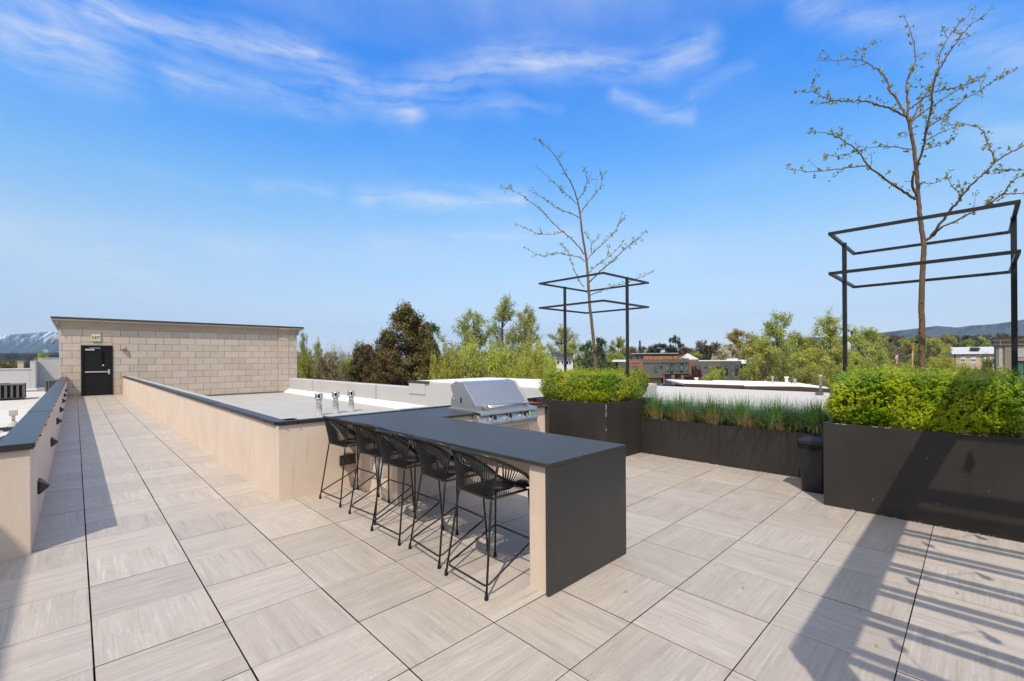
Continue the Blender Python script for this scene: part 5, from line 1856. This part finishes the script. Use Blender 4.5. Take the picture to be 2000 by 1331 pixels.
p1 = pole(1648.5, 62, 619, .17, POLE_WOOD, 'utility_pole', 'orange-brown timber utility pole with grey transformer beside the steel frame', 'utility pole')
zt_ = hz(1657, 668, 62) - G
MB().lathe([(.30, zt_ - 1.55), (.33, zt_ - 1.5), (.33, zt_ - .3), (.2, zt_ - .15), (.1, zt_)], 14, (.62, -.35, 0)).build('transformer', PANEL_GREY, p1, smooth=True)
MB().bar((0, 0, zt_ - .7), (.5, -.3, zt_ - .7), .08).build('bracket', GREY_TRIM, p1)
MB().bar((-.2, .1, hz(1648, 640, 62) - G), (1.3, -.75, hz(1666, 650, 62) - G), .1).build('crossarm', POLE_DARK, p1)
MB().lathe([(.09, 0), (.14, .2), (.12, .5), (.05, .62)], 10, (1.2, -.7, hz(1666, 655, 62) - G)).build('insulator', GREY_TRIM, p1)
gp = at(1714, 62, 724) - Vector((p1.location.x, p1.location.y, G))
MB().tube([(1.2, -.7, hz(1666, 658, 62) - G), tuple(gp)], .022, 5).build('guy_wire', PANEL_GREY, p1)
pole(1783.5, 120, 671, .16, POLE_WOOD, 'utility_pole', 'far brown utility pole left of the tall tree trunk', 'utility pole')
pole(1782, 119, 686, .09, PANEL_GREY, 'street_lamp', 'thin grey lamp post beside the far brown pole', 'lamp post')
p3 = pole(1812.5, 95, 669, .17, POLE_DARK, 'utility_pole', 'dark utility pole with crossarm right of the tall tree trunk', 'utility pole')
MB().box(-.3, 1.2, -.08, .08, hz(1812, 670.5, 95) - G, hz(1812, 669.2, 95) - G).build('crossarm', POLE_DARK, p3)
MB().lathe([(.2, 0), (.25, .1), (.25, .9), (.1, 1.0)], 10, (.35, -.2, hz(1814, 690, 95) - G)).build('transformer', GREY_TRIM, p3)
# flag
fp = pole(1756, 88, 681, .07, GREY_TRIM, 'flagpole', 'dark flagpole above the olive shrubs', 'flagpole')
MB().lathe([(.11, 0), (.11, .16)], 8, (0, 0, hz(1756, 681, 88) - G)).build('finial', PANEL_GREY, fp)
fl = thing('flag', (fp.location.x, fp.location.y, hz(1756, 691, 88)), 'American flag hanging limp on its pole', 'flag', rz=-YAW)
FH, FW = 2.05, .80


def flag_pt(i, j):
    """i across 0..1, j down 0..1: a hanging fold"""
    x = -FW * i * (.75 + .25 * j) + .10 * math.sin(j * 7 + i * 3)
    return (x, .10 * math.sin(i * 9 + j * 2), -FH * j - .35 * i * (1 - j))


for k in range(7):
    for q, mm in ((2 * k, FLAG_RED), (2 * k + 1, FLAG_WHITE)):
        if q > 12:
            continue
        m = MB()
        a, b = q / 13, (q + 1) / 13
        # stripes hang nearly vertical when the cloth droops
        vs = []
        for j in range(9):
            jj = j / 8
            if q < 7 and jj < .42:
                jj = .42 + jj * .02
            vs += [flag_pt(a, jj), flag_pt(b, jj)]
        m.add(vs, [(2 * j, 2 * j + 1, 2 * j + 3, 2 * j + 2) for j in range(8)])
        o = m.build('stripe', mm, fl)
m = MB()
vs = []
for j in range(6):
    vs += [flag_pt(0, j / 5 * .41), flag_pt(7 / 13, j / 5 * .41)]
m.add(vs, [(2 * j, 2 * j + 1, 2 * j + 3, 2 * j + 2) for j in range(5)])
m.build('canton', FLAG_BLUE, fl)
m = MB()
for i in range(3):
    for j in range(5):
        p = flag_pt((i + .6) / 3 * .5, (j + .5) / 5 * .39)
        m.box(p[0] - .02, p[0] + .02, p[1] - .045, p[1] - .03, p[2] - .02, p[2] + .02)
m.build('stars', FLAG_WHITE, fl, kind='stuff')
# car by the garages
cr = thing('parked_car', (*flat(1303, 84), G), 'dark car parked before the garages, only its roof showing', 'car', rz=-YAW)
carz = hz(1303, 749.5, 84) - G
MB().prism([(-2.2, carz - 1.5), (2.2, carz - 1.5), (2.2, carz - .75), (1.3, carz - .62), (.7, carz - .05), (-.9, carz), (-1.6, carz - .6), (-2.2, carz - .7)], 1, -.85, .85).build('body', CAR_PAINT, cr, bevel=.06)
MB().prism([(1.2, carz - .6), (.68, carz - .12), (-.85, carz - .08), (-1.45, carz - .58)], 1, -.872, -.856).build('side_window', GLASS_D, cr)

# ------------------------------------------------------------------ trees
def shape_round(t):
    return max(0, 1 - (2 * t - 1) ** 2) ** .5


def shape_vase(t):
    return (.30 + .75 * t) if t < .7 else max(0, (1 - t) / .3) ** .6 * .83


def shape_cone(t):
    return max(.02, 1 - t) ** .9


def shape_juni(t):
    return (.75 + .25 * min(1, t / .15)) * max(.01, 1 - t) ** .52


def shape_bush(t):
    return (.7 + .3 * min(1, t / .4)) * max(0, 1 - max(0, (t - .45) / .55) ** 2) ** .6


def proto(name, seed, shape, h, rad, base, n_limb, n_twig, n_leaf, leaf, clump, limb_r, up=.35, jag=.28, leafless=False, inner=.45, twig_n=0, multi=1):
    """returns (wood mesh, leaf mesh): a tree h metres tall, crown radius rad"""
    rg = np.random.default_rng(seed)
    wood = MB()
    cb_ = base * h
    stems = []
    for s in range(multi):
        off = rg.normal(size=2) * (0 if multi == 1 else rad * .18)
        lean = rg.normal(size=2) * (.03 * h if multi == 1 else rad * .35)
        pts = [Vector((off[0] * .3, off[1] * .3, 0)), Vector((off[0] + lean[0] * .3, off[1] + lean[1] * .3, h * .35)), Vector((off[0] + lean[0], off[1] + lean[1], h * .72)),
               Vector((off[0] + lean[0] * 1.2, off[1] + lean[1] * 1.2, h * .93))]
        sp = spline(pts, 12)
        rr = [limb_r * (1 - .88 * i / (len(sp) - 1)) for i in range(len(sp))]
        wood.tube(sp, rr, 7)
        stems.append(sp)
    C, Nn = [], []
    tips = []
    # lobes break the outline
    lob = [(rg.uniform(0, 2 * math.pi), rg.uniform(0, 1), rg.uniform(.7, 1 + jag)) for _ in range(14)]

    def rad_at(t, a):
        f = 1.0
        for (la, lt, lr) in lob:
            d = math.hypot(math.atan2(math.sin(a - la), math.cos(a - la)) * .6, (t - lt) * 2.2)
            if d < .5:
                f += (lr - 1) * (1 - d / .5)
        return rad * shape(t) * f
    for i in range(n_limb):
        t = (i + rg.random()) / n_limb
        t = .04 + .94 * t
        a = rg.uniform(0, 2 * math.pi)
        rr = rad_at(t, a) * rg.uniform(inner, 1.0) if rg.random() < .8 else rad_at(t, a) * rg.uniform(.1, inner)
        tip = Vector((rr * math.cos(a), rr * math.sin(a), cb_ + t * (h - cb_)))
        sp = stems[rg.integers(len(stems))]
        zs_ = max(cb_ * .6, tip.z - up * rr - rg.uniform(0, .12) * h)
        src = min(sp, key=lambda p: abs(p.z - zs_))
        mid = src.lerp(tip, .5) + Vector((0, 0, rr * .08)) + Vector(rg.normal(size=3)) * rr * .08
        lr = limb_r * (.42 - .28 * t)
        wood.tube([src, src.lerp(mid, .5) + Vector(rg.normal(size=3)) * rr * .03, mid, tip], [lr, lr * .75, lr * .5, lr * .15], 5, False)
        tips.append((tip, src))
        for k in range(n_twig):
            f = rg.uniform(.45, 1)
            p = src.lerp(tip, f) if f < .5 else mid.lerp(tip, (f - .5) * 2)
            dirv = (tip - src).normalized() + Vector(rg.normal(size=3)) * .8 + Vector((0, 0, up * .8))
            dirv.normalize()
            L = clump * rg.uniform(.7, 1.8)
            q = p + dirv * L
            wood.tube([p, p.lerp(q, .5) + Vector(rg.normal(size=3)) * L * .07, q], [lr * .3, lr * .2, lr * .07], 3, False)
            tips.append((q, p))
            for w_ in range(twig_n):
                f2 = rg.uniform(.2, 1)
                p2 = p.lerp(q, f2)
                d2 = dirv + Vector(rg.normal(size=3)) * .7 + Vector((0, 0, up * .5))
                q2 = p2 + d2.normalized() * L * rg.uniform(.3, .8)
                wood.tube([p2, q2], [lr * .14, lr * .05], 3, False)
                tips.append((q2, p2))
    per = max(1, n_leaf // max(1, len(tips)))
    for (q, p) in tips:
        dirv = np.array((q - p).normalized())
        m_ = per
        f = rg.random(m_) ** .7
        pts = np.array(p)[None] * (1 - f[:, None]) + np.array(q)[None] * f[:, None] if (q - p).length < clump * 2 else np.repeat(np.array(q)[None], m_, 0)
        pts = pts + rg.normal(size=(m_, 3)) * clump * np.array([.33, .33, .26])
        C.append(pts)
        rd = pts - np.array([0, 0, cb_ + .3 * (h - cb_)])
        Nn.append(rd / (np.linalg.norm(rd, axis=1)[:, None] + 1e-6) + np.array([0, 0, .4]))
    C, Nn = np.concatenate(C), np.concatenate(Nn)
    lm = leaf_mesh(name + '_leaves', C, leaf * rg.uniform(.6, 1.35, len(C)), rg, .6, Nn * .7, .8)
    wo_ = wood.build(name + '_wood', None)
    wm = wo_.data
    bpy.data.objects.remove(wo_)
    return wm, lm, h, rad


PROT = {
    'round': [proto('round', s, shape_round, 12, 4.6, .22, 60, 5, 15000, .27, .75, .26, .4, inner=.6) for s in (1, 2)],
    'airy': [proto('airy', s, shape_vase, 13, 4.4, .22, 56, 6, 13000, .21, .65, .28, .8, .45, twig_n=2, inner=.55) for s in (3, 4)],
    'bare': [proto('bare', s, shape_vase, 11, 4.2, .2, 50, 7, 1800, .15, .8, .2, .8, .3, twig_n=4) for s in (5,)],
    'juni': [proto('juni', s, shape_juni, 14, 6.2, .02, 190, 4, 42000, .215, .62, .34, .25, .3, inner=.62) for s in (7, 8)],
    'pine': [proto('pine', s, shape_round, 13, 4.2, .25, 52, 5, 13000, .27, .62, .28, .1, .5, inner=.55) for s in (9, 10)],
    'spruce': [proto('spruce', s, shape_cone, 13, 2.7, .03, 90, 3, 7000, .2, .40, .2, -.1, .2) for s in (11,)],
    'bush': [proto('bush', s, shape_bush, 5, 3.0, .04, 52, 5, 15000, .17, .5, .09, .7, .35, multi=6, twig_n=1, inner=.55) for s in (13, 14)],
    'elm': [proto('elm', s, shape_vase, 15, 4.6, .20, 66, 7, 20000, .19, .60, .30, 1.0, .5, twig_n=2, inner=.5) for s in (17, 18)],
}
TRN = [0]


def tree(kind, u, v_top, D, width_px, leaf_m, label, name=None, bark=None, group='trees beyond the terrace', zb=None, var=None):
    """a tree whose top shows at row v_top in column u, D metres away, crown width_px wide"""
    TRN[0] += 1
    wm, lm, h, rad = PROT[kind][TRN[0] % len(PROT[kind]) if var is None else var]
    p = at(u, D)
    z0 = G if zb is None else zb
    H_ = hz(u, v_top, D) - z0
    t = thing(name or {'juni': 'juniper_tree', 'pine': 'pine_tree', 'spruce': 'spruce_tree', 'bush': 'shrub'}.get(kind, 'deciduous_tree'), (p.x, p.y, z0), label, 'shrub' if kind == 'bush' else 'tree', group,
              (TRN[0] * 2.399) % 6.28)
    sx = 1.22 * width_px * D / F / 2 / rad
    for nm, me, mm in (('trunk', wm, bark or BARK), ('crown', lm, leaf_m)):
        o = bpy.data.objects.new(nm, me)
        COL.objects.link(o)
        if len(me.materials) == 0:
            me.materials.append(mm)
        o.material_slots[0].link = 'OBJECT'
        o.material_slots[0].material = mm
        o.parent = t
        o.scale = (sx, sx, H_ / h)
    return t


tree('juni', 792, 597, 46, 176, LEAF_JUNI, 'largest bronze-green juniper right of the stone building', var=0)
tree('juni', 712, 672, 42, 112, LEAF_JUNI, 'smaller bronze juniper in front of the largest one on its left', var=1)
tree('juni', 845, 668, 44, 86, LEAF_JUNI, 'low bronze juniper at the right foot of the largest one', var=1)
tree('juni', 765, 690, 40, 130, LEAF_JUNI, 'broad low juniper in front of the tall one above the parapet', var=0)
tree('juni', 826, 634, 47, 96, LEAF_JUNI, 'right shoulder of the juniper clump, a middling dense juniper', var=1)
tree('juni', 752, 648, 47, 96, LEAF_JUNI, 'left shoulder of the juniper clump, a middling dense juniper', var=0)
tree('pine', 842, 630, 58, 64, LEAF_PINE2, 'dark pine rising behind the right shoulder of the juniper', var=0)
tree('elm', 918, 612, 52, 124, LEAF_GREEN, 'sparse fresh green elm left of the pair behind the grill', var=0)
tree('elm', 988, 586, 52, 104, LEAF_GREEN, 'tallest fresh green elm above the grill', var=1)
tree('elm', 1030, 604, 55, 88, LEAF_GREEN, 'green elm leaning right of the tallest one', var=0)
for k, (u, v, D, w_, mm, lb) in enumerate(((880, 694, 36, 70, LEAF_LIME, 'lime shrub at the foot of the juniper behind the raised curb'), (915, 679, 40, 80, LEAF_LIME, 'tall lime shrub below the left elm'),
                                           (958, 688, 38, 70, LEAF_LIME, 'lime shrub below the tallest elm'), (1000, 690, 41, 70, LEAF_OLIVE, 'olive shrub between the lime shrubs behind the grill hood'),
                                           (1042, 684, 42, 70, LEAF_LIME, 'lime shrub in front of the white villa'), (1075, 700, 40, 46, LEAF_LIME, 'small lime shrub left of the boxwood planter'),
                                           (940, 706, 34, 80, LEAF_OLIVE, 'low olive shrub above the raised curb'), (1020, 708, 35, 60, LEAF_LIME, 'low lime shrub above the right of the grill hood'),
                                           (855, 712, 34, 60, LEAF_LIME, 'low lime shrub above the left end of the raised curb'))):
    tree('bush', u, v, D, w_, mm, lb)
tree('bare', 655, 680, 44, 84, LEAF_OLIVE, 'pale-barked bare tree right of the stone building', bark=BARK_PALE)
tree('bare', 625, 690, 50, 60, LEAF_OLIVE, 'olive twiggy tree beside the stone building corner')
tree('bare', 702, 671, 60, 50, LEAF_BROWN, 'bare brown tree behind the smaller juniper')
tree('airy', 592, 655, 60, 30, LEAF_GREEN, 'thin green poplar at the corner of the stone building')
tree('airy', 621, 668, 75, 34, LEAF_GREEN, 'slim green tree with a pointed top behind the bare trees')
tree('bush', 604, 700, 44, 50, LEAF_OLIVE, 'olive shrub at the foot of the stone building')
tree('bush', 680, 706, 46, 60, LEAF_OLIVE, 'olive shrub between the pale bare tree and the juniper')
tree('bush', 640, 714, 40, 70, LEAF_BROWN, 'brown shrub above the grey parapet')
tree('bare', 575, 690, 80, 60, LEAF_BROWN, 'far brown bare tree behind the stone building')
tree('bare', 668, 690, 95, 80, LEAF_BROWN, 'far brown bare tree beyond the pale one')
tree('airy', 1100, 640, 120, 86, LEAF_OLIVE, 'airy pale green tree left of the steel frame')
tree('round', 1120, 672, 100, 70, LEAF_OLIVE, 'pale olive tree behind the white villa')
tree('pine', 1148, 668, 68, 44, LEAF_PINE2, 'left of two mid-green pines behind the boxwood hedge', var=1)
tree('pine', 1174, 660, 70, 44, LEAF_PINE2, 'right of two mid-green pines behind the boxwood hedge', var=0)
tree('bush', 1160, 700, 62, 90, LEAF_PINE2, 'mid-green shrub between the two pines')
tree('round', 1208, 661, 130, 40, LEAF_GREEN, 'fresh green round tree left of the townhouses')
tree('round', 1232, 681, 140, 50, LEAF_BROWN, 'brown round tree behind the brick townhouse end')
tree('round', 1200, 690, 120, 44, LEAF_GREEN, 'low green tree left of the townhouses')
tree('spruce', 1250, 664, 150, 16, LEAF_PINE, 'thin dark spruce with a spire behind the townhouses')
tree('pine', 1285, 672, 150, 58, LEAF_PINE, 'broad dark pine behind the townhouses', var=0)
tree('pine', 1318, 657, 150, 34, LEAF_PINE, 'tall dark pine behind the townhouses', var=1)
tree('round', 1345, 680, 170, 50, LEAF_BROWN, 'brown tree behind the roof lantern')
tree('round', 1372, 668, 170, 40, LEAF_BROWN, 'rosy brown tree beyond the slate house')
tree('round', 1398, 670, 175, 36, LEAF_BROWN, 'second rosy brown tree beyond the slate house')
tree('pine', 1379, 675, 130, 26, LEAF_PINE, 'dark rounded conifer beyond the slate house')
tree('round', 1355, 690, 130, 40, LEAF_OLIVE, 'small olive tree beyond the roof lantern')
tree('round', 1400, 685, 120, 30, LEAF_BROWN, 'small brown tree left of the white blossom tree')
tree('round', 1412, 680, 112, 36, LEAF_WHITE, 'white blossoming tree behind the slate house')
tree('round', 1434, 679, 114, 34, LEAF_WHITE, 'second white blossoming tree beside the golden one')
tree('round', 1447, 647, 125, 64, LEAF_GOLD, 'golden-leaved round tree right of the blossom trees')
tree('round', 1482, 660, 120, 50, LEAF_GOLD, 'second golden tree behind the lime ones')
tree('airy', 1518, 616, 76, 96, LEAF_GREEN, 'tallest lime-green tree right of the slate house')
tree('round', 1490, 668, 66, 84, LEAF_LIME, 'drooping lime tree in front of the slate house porch')
tree('bare', 1530, 690, 62, 80, LEAF_OLIVE, 'olive twiggy tree behind the capped roof pipes')
tree('bare', 1495, 705, 60, 60, LEAF_BROWN, 'brown twiggy shrub beside the slate house porch')
tree('bush', 1465, 705, 60, 50, LEAF_OLIVE, 'olive shrub at the porch column')
tree('round', 1552, 655, 84, 64, LEAF_OLIVE, 'olive tree between the tall lime trees')
tree('bare', 1555, 648, 130, 20, LEAF_BROWN, 'thin bare tree top between the two tall lime trees')
tree('airy', 1620, 617, 80, 92, LEAF_LIME, 'lime tree with a curved dark limb left of the utility pole')
tree('round', 1585, 662, 82, 70, LEAF_LIME, 'bright lime tree under the curved one')
tree('round', 1592, 688, 56, 92, LEAF_LIME, 'low broad lime tree with dark trunk behind the white roof')
tree('round', 1632, 682, 60, 70, LEAF_LIME, 'lime tree left of the utility pole')
tree('bush', 1572, 722, 54, 60, LEAF_OLIVE, 'olive shrub at the right end of the white roof')
tree('bush', 1625, 725, 50, 70, LEAF_OLIVE, 'olive shrub behind the right boxwood hedge')
tree('round', 1684, 645, 92, 80, LEAF_OLIVE, 'olive-green tree right of the utility pole')
tree('round', 1702, 664, 100, 50, LEAF_OLIVE, 'second olive tree right of the utility pole')
tree('round', 1672, 694, 66, 60, LEAF_LIME, 'fresh lime tree right of the utility pole')
tree('bush', 1698, 709, 60, 54, LEAF_GREEN, 'green shrub before the flagpole')
tree('bush', 1738, 714, 66, 60, LEAF_OLIVE, 'olive shrub at the foot of the flagpole')
tree('bush', 1778, 713, 64, 44, LEAF_OLIVE, 'olive shrub right of the flagpole')
tree('bush', 1835, 703, 62, 56, LEAF_LIME, 'yellow-green shrub right of the dark utility pole')
tree('bare', 1835, 715, 58, 40, LEAF_PLUM, 'plum-coloured twiggy shrub behind the right hedge')
tree('bush', 1872, 719, 56, 50, LEAF_LIME, 'yellow-green shrub before the apartment block')
tree('bush', 1922, 706, 46, 40, LEAF_LIME, 'yellow-green shrub beside the taupe building')
tree('bare', 1735, 675, 130, 50, LEAF_PINK, 'pink-brown blossoming tree behind the flag')
tree('bare', 1762, 680, 135, 40, LEAF_PINK, 'second pink-brown tree right of the flag')
tree('round', 1775, 664, 160, 50, LEAF_OLIVE, 'olive tree behind the far brown pole')
tree('round', 1820, 662, 150, 50, LEAF_LIME, 'lime-tinted tree right of the tall trunk')
tree('bare', 1845, 690, 120, 26, LEAF_OLIVE, 'twiggy olive tree left of the apartment block')
tree('bush', 1362, 722, 74, 26, LEAF_PLUM, 'plum-red shrub left of the bright lime bush')
tree('bush', 1405, 722, 76, 22, LEAF_PLUM, 'plum-red shrub right of the bright lime bush')
tree('bush', 1392, 724, 70, 46, LEAF_LIME, 'bright lime bush in front of the slate house')
tree('spruce', 1451, 728, 80, 12, LEAF_BLUE, 'small blue-grey spruce beside the slate house porch')
tree('spruce', 1480, 730, 76, 14, LEAF_BLUE, 'second small blue-grey spruce right of the porch')
# far bands of trees: many small ones along the foot of the hills, each a thing of its own
rt = random.Random(21)
NUM = ['first', 'second', 'third', 'fourth', 'fifth', 'sixth', 'seventh', 'eighth', 'ninth', 'tenth', 'eleventh', 'twelfth', 'thirteenth', 'fourteenth', 'fifteenth', 'sixteenth', 'seventeenth', 'eighteenth', 'nineteenth']
TENS = {20: 'twent', 30: 'thirt', 40: 'fort'}


def nth(k):
    if k < 20:
        return NUM[k - 1]
    a, b = k // 10 * 10, k % 10
    return TENS[a] + ('ieth' if b == 0 else 'y-' + NUM[b - 1])


kinds = [('round', LEAF_OLIVE, 'olive'), ('round', LEAF_BROWN, 'brown'), ('pine', LEAF_PINE, 'dark'), ('round', LEAF_PINE2, 'deep green'), ('round', LEAF_GREEN, 'green'), ('bare', LEAF_BROWN, 'bare brown')]
for k in range(44):
    u = 1690 + k * 7.0 + rt.uniform(-4, 4)
    kd, mm, cn = kinds[rt.choice((0, 1, 2, 3, 3, 1, 5, 4))]
    tree(kd, u, rt.uniform(655, 668) - (u - 1690) * .006, rt.uniform(190, 300), rt.uniform(26, 44), mm, f'{cn} far tree below the right-hand hills, {nth(k + 1)} of its row from the left', group='far trees below the hills')
for k in range(30):
    u = 1180 + k * 17 + rt.uniform(-6, 6)
    kd, mm, cn = kinds[rt.choice((0, 1, 3, 5, 1, 0))]
    tree(kd, u, rt.uniform(676, 690), rt.uniform(180, 260), rt.uniform(26, 40), mm, f'{cn} far tree behind the houses, {nth(k + 1)} of its row from the left', group='far trees behind the houses')
for k in range(16):
    u = 575 + k * 33 + rt.uniform(-9, 9)
    kd, mm, cn = kinds[rt.choice((0, 1, 3, 5, 1, 0))]
    tree(kd, u, rt.uniform(684, 694), rt.uniform(120, 200), rt.uniform(34, 56), mm, f'{cn} far tree behind juniper and elms, {nth(k + 1)} of its row from the left', group='far trees behind the elms')
# left edge: a leafy crown over the parapet, russet tree tops beyond
tree('airy', 82, 690, 70, 40, LEAF_OLIVE, 'sparse olive tree top above the grey parapet on the left', zb=-6)
tree('bare', 60, 697, 72, 30, LEAF_BROWN, 'twiggy russet tree left of the sparse olive one', zb=-6)
for k in range(10):
    tree('bush' if k % 2 else 'round', -40 + k * 9.5 + rt.uniform(-3, 3), rt.uniform(709, 713), rt.uniform(85, 110), rt.uniform(22, 32), (LEAF_OLIVE, LEAF_BROWN, LEAF_JUNI)[k % 3],
         f'{("olive", "brown", "russet")[k % 3]} tree beyond the left parapet, {nth(k + 1)} of its row from the left', group='russet trees beyond the left parapet', name='deciduous_tree')

# ------------------------------------------------------------------ hills, mountains, valley
def m_hill():
    m, t, b = mat('hill_forest', .95, .05)
    g = t.n('ShaderNodeNewGeometry').outputs['Position']
    n = t.noise(g, .004, 8, .7)
    c = t.mix(t.ramp(n, (.35, 0), (.65, 1)), (.018, .027, .026), (.045, .052, .043))
    setc(t, b, c)
    return m


def m_mountain():
    m, t, b = mat('snowy_mountain', .9, .1)
    g = t.n('ShaderNodeNewGeometry')
    pos = g.outputs['Position']
    z = t.n('ShaderNodeSeparateXYZ', {0: pos}).outputs[2]
    n = t.noise(pos, .0022, 8, .68)
    n2 = t.noise(t.mapping(pos, (1, 1, .25)), .006, 6, .65)
    sl = t.n('ShaderNodeAttribute', attribute_name='snow').outputs['Fac']
    rock = t.mix(t.ramp(n, (.35, 0), (.65, 1)), (.025, .04, .055), (.06, .07, .08))
    line = t.m('ADD', sl, t.m('MULTIPLY', t.m('SUBTRACT', n2, .5), 1.1))
    c = t.mix(t.ramp(line, (.36, 0), (.66, 1)), rock, (.60, .63, .67))
    setc(t, b, c)
    return m


def m_valley():
    m, t, b = mat('valley_floor', .95, .1)
    pos = t.n('ShaderNodeNewGeometry').outputs['Position']
    n = t.noise(pos, .02, 6, .7)
    c = t.mix(t.ramp(n, (.35, 0), (.65, 1)), (.016, .024, .028), (.038, .044, .046))
    setc(t, b, c)
    return m


def ridge(name, D, pts, depth, m_, base_z, nu=240, nv=14, rough=.1, seed=0, snow=None, kind='structure'):
    """a range whose crest follows (u, v) photo points at distance D, sloping down to the viewer over depth metres"""
    rg = np.random.default_rng(seed)
    us = np.linspace(pts[0][0], pts[-1][0], nu)
    vs = np.interp(us, [p[0] for p in pts], [p[1] for p in pts])
    ph = rg.uniform(0, 6.28, 12)

    def nz(x, y):
        s = 0
        for k in range(6):
            s += math.sin(x * (1.7 ** k) * 1.3 + ph[k] + y * (1.5 ** k) * 1.1) / (1.6 ** k)
        return s / 2.2
    V, S = [], []
    for j in range(nv + 1):
        f = j / nv
        for i in range(nu):
            Dd = D - depth * f
            crest = hz(us[i], vs[i], D)
            gully = abs(nz(i * .11 + 4 * math.sin(f * 1.2), f * 2.0))
            z = base_z + (crest - base_z) * ((1 - f) ** 1.15)
            z -= (crest - base_z) * rough * gully * math.sin(math.pi * min(1, f * 1.15)) if f < .87 else 0
            p = at(us[i], Dd + depth * .22 * gully * (f > 0) * (f < 1))
            V.append((p.x, p.y, z))
            if snow:
                S.append(max(0, min(1, (1 - f / snow) + .34 * nz(i * .33 + f * 3, 3.1) + .22 * nz(i * .9, f * 6) - .25 * gully)))
            else:
                S.append(0)
    Fc = [(j * nu + i, j * nu + i + 1, (j + 1) * nu + i + 1, (j + 1) * nu + i) for j in range(nv) for i in range(nu - 1)]
    # back slope so that it is a solid range
    b0 = len(V)
    for i in range(nu):
        p = at(us[i], D + depth * .5)
        V.append((p.x, p.y, base_z))
        S.append(0)
    Fc += [(i + 1, i, b0 + i, b0 + i + 1) for i in range(nu - 1)]
    me = np_mesh(name, V, Fc)
    at_ = me.attributes.new('snow', 'FLOAT', 'POINT')
    at_.data.foreach_set('value', np.array(S, dtype=np.float32))
    o = add_obj(name, me, m_, None, kind=kind, smooth=True)
    return o


HILL, MOUNT, VALLEY = m_hill(), m_mountain(), m_valley()
ridge('mountains', 5600, [(-260, 668), (-100, 660), (0, 656), (30, 653), (60, 651), (95, 648), (120, 650), (200, 655), (330, 668), (480, 690)], 1500, MOUNT, 30, 420, 40, .24, 3, snow=.5)
ridge('hills', 3600, [(1330, 692), (1380, 684), (1440, 678), (1500, 668), (1560, 660), (1600, 659), (1660, 657), (1700, 653), (1740, 648), (1790, 642), (1830, 637), (1870, 640), (1900, 636), (1935, 634), (1960, 631), (1990, 626), (2060, 616), (2200, 606)],
      1200, HILL, G, 260, 16, .14, 5)
ridge('hills', 5200, [(1180, 698), (1250, 694), (1300, 690), (1350, 686), (1385, 682), (1440, 679), (1500, 672), (1560, 664), (1600, 661), (1700, 668), (1800, 672)], 900, HILL, G, 160, 12, .1, 8)
# valley floor rising gently to the foot of the mountains, with its town
vv, ff = [], []
us = np.linspace(-300, 520, 60)
for j in range(14):
    D = 260 * (4300 / 260) ** (j / 13)
    for u in us:
        p = at(float(u), float(D))
        f = max(0, (D - 260) / 4040)
        vv.append((p.x, p.y, G + .02 + 92 * f ** 1.0 + (1.5 * math.sin(u * .13 + j) if j > 2 else 0)))
for j in range(13):
    for i in range(59):
        ff.append((j * 60 + i, j * 60 + i + 1, (j + 1) * 60 + i + 1, (j + 1) * 60 + i))
add_obj('valley', np_mesh('valley', vv, ff), VALLEY, None, kind='structure', smooth=True)
rc2 = random.Random(8)
town = MB()
for k in range(420):
    u = rc2.uniform(-120, 125)
    D = rc2.uniform(2900, 4200)
    p = at(u, D)
    zz = G + 92 * (D - 260) / 4040
    s_ = rc2.uniform(4, 13)
    h_ = rc2.uniform(3, 8) if rc2.random() > .02 else rc2.uniform(16, 34)
    town.box(p.x - s_, p.x + s_, p.y - s_ * .5, p.y + s_ * .5, zz - 2, zz + h_)
tw = town.build('valley_town', PANEL_GREY, kind='stuff')
tag(tw, 'pale specks of a distant town on the valley floor below the snowy mountains', 'town')
vt = MB()
for k in range(900):
    u = rc2.uniform(-140, 130)
    D = 300 * (3800 / 300) ** rc2.random()
    p = at(u, D)
    zz = G + 92 * (D - 260) / 4040
    s_ = rc2.uniform(4, 9)
    vt.lathe([(s_ * .5, 0), (s_, s_ * .5), (s_ * .8, s_ * 1.1), (s_ * .2, s_ * 1.5)], 6, (p.x, p.y, zz - .5))
vto = vt.build('valley_trees', VALLEY, kind='stuff')
tag(vto, 'dark mass of far trees over the valley floor', 'trees')

# ------------------------------------------------------------------ air
HZ = MB().box(-7200, 7200, -7000, 7900, G - 2, 620).build('haze', None, kind='stuff')
hm = bpy.data.materials.new('haze')
hm.use_nodes = True
hm.node_tree.nodes.clear()
ht = NT(hm.node_tree)
hv = ht.n('ShaderNodeVolumePrincipled', {'Color': (.50, .72, 1, 1), 'Density': .9e-4, 'Anisotropy': .0})
ho = ht.n('ShaderNodeOutputMaterial', {'Volume': hv.outputs[0]})
HZ.data.materials.append(hm)
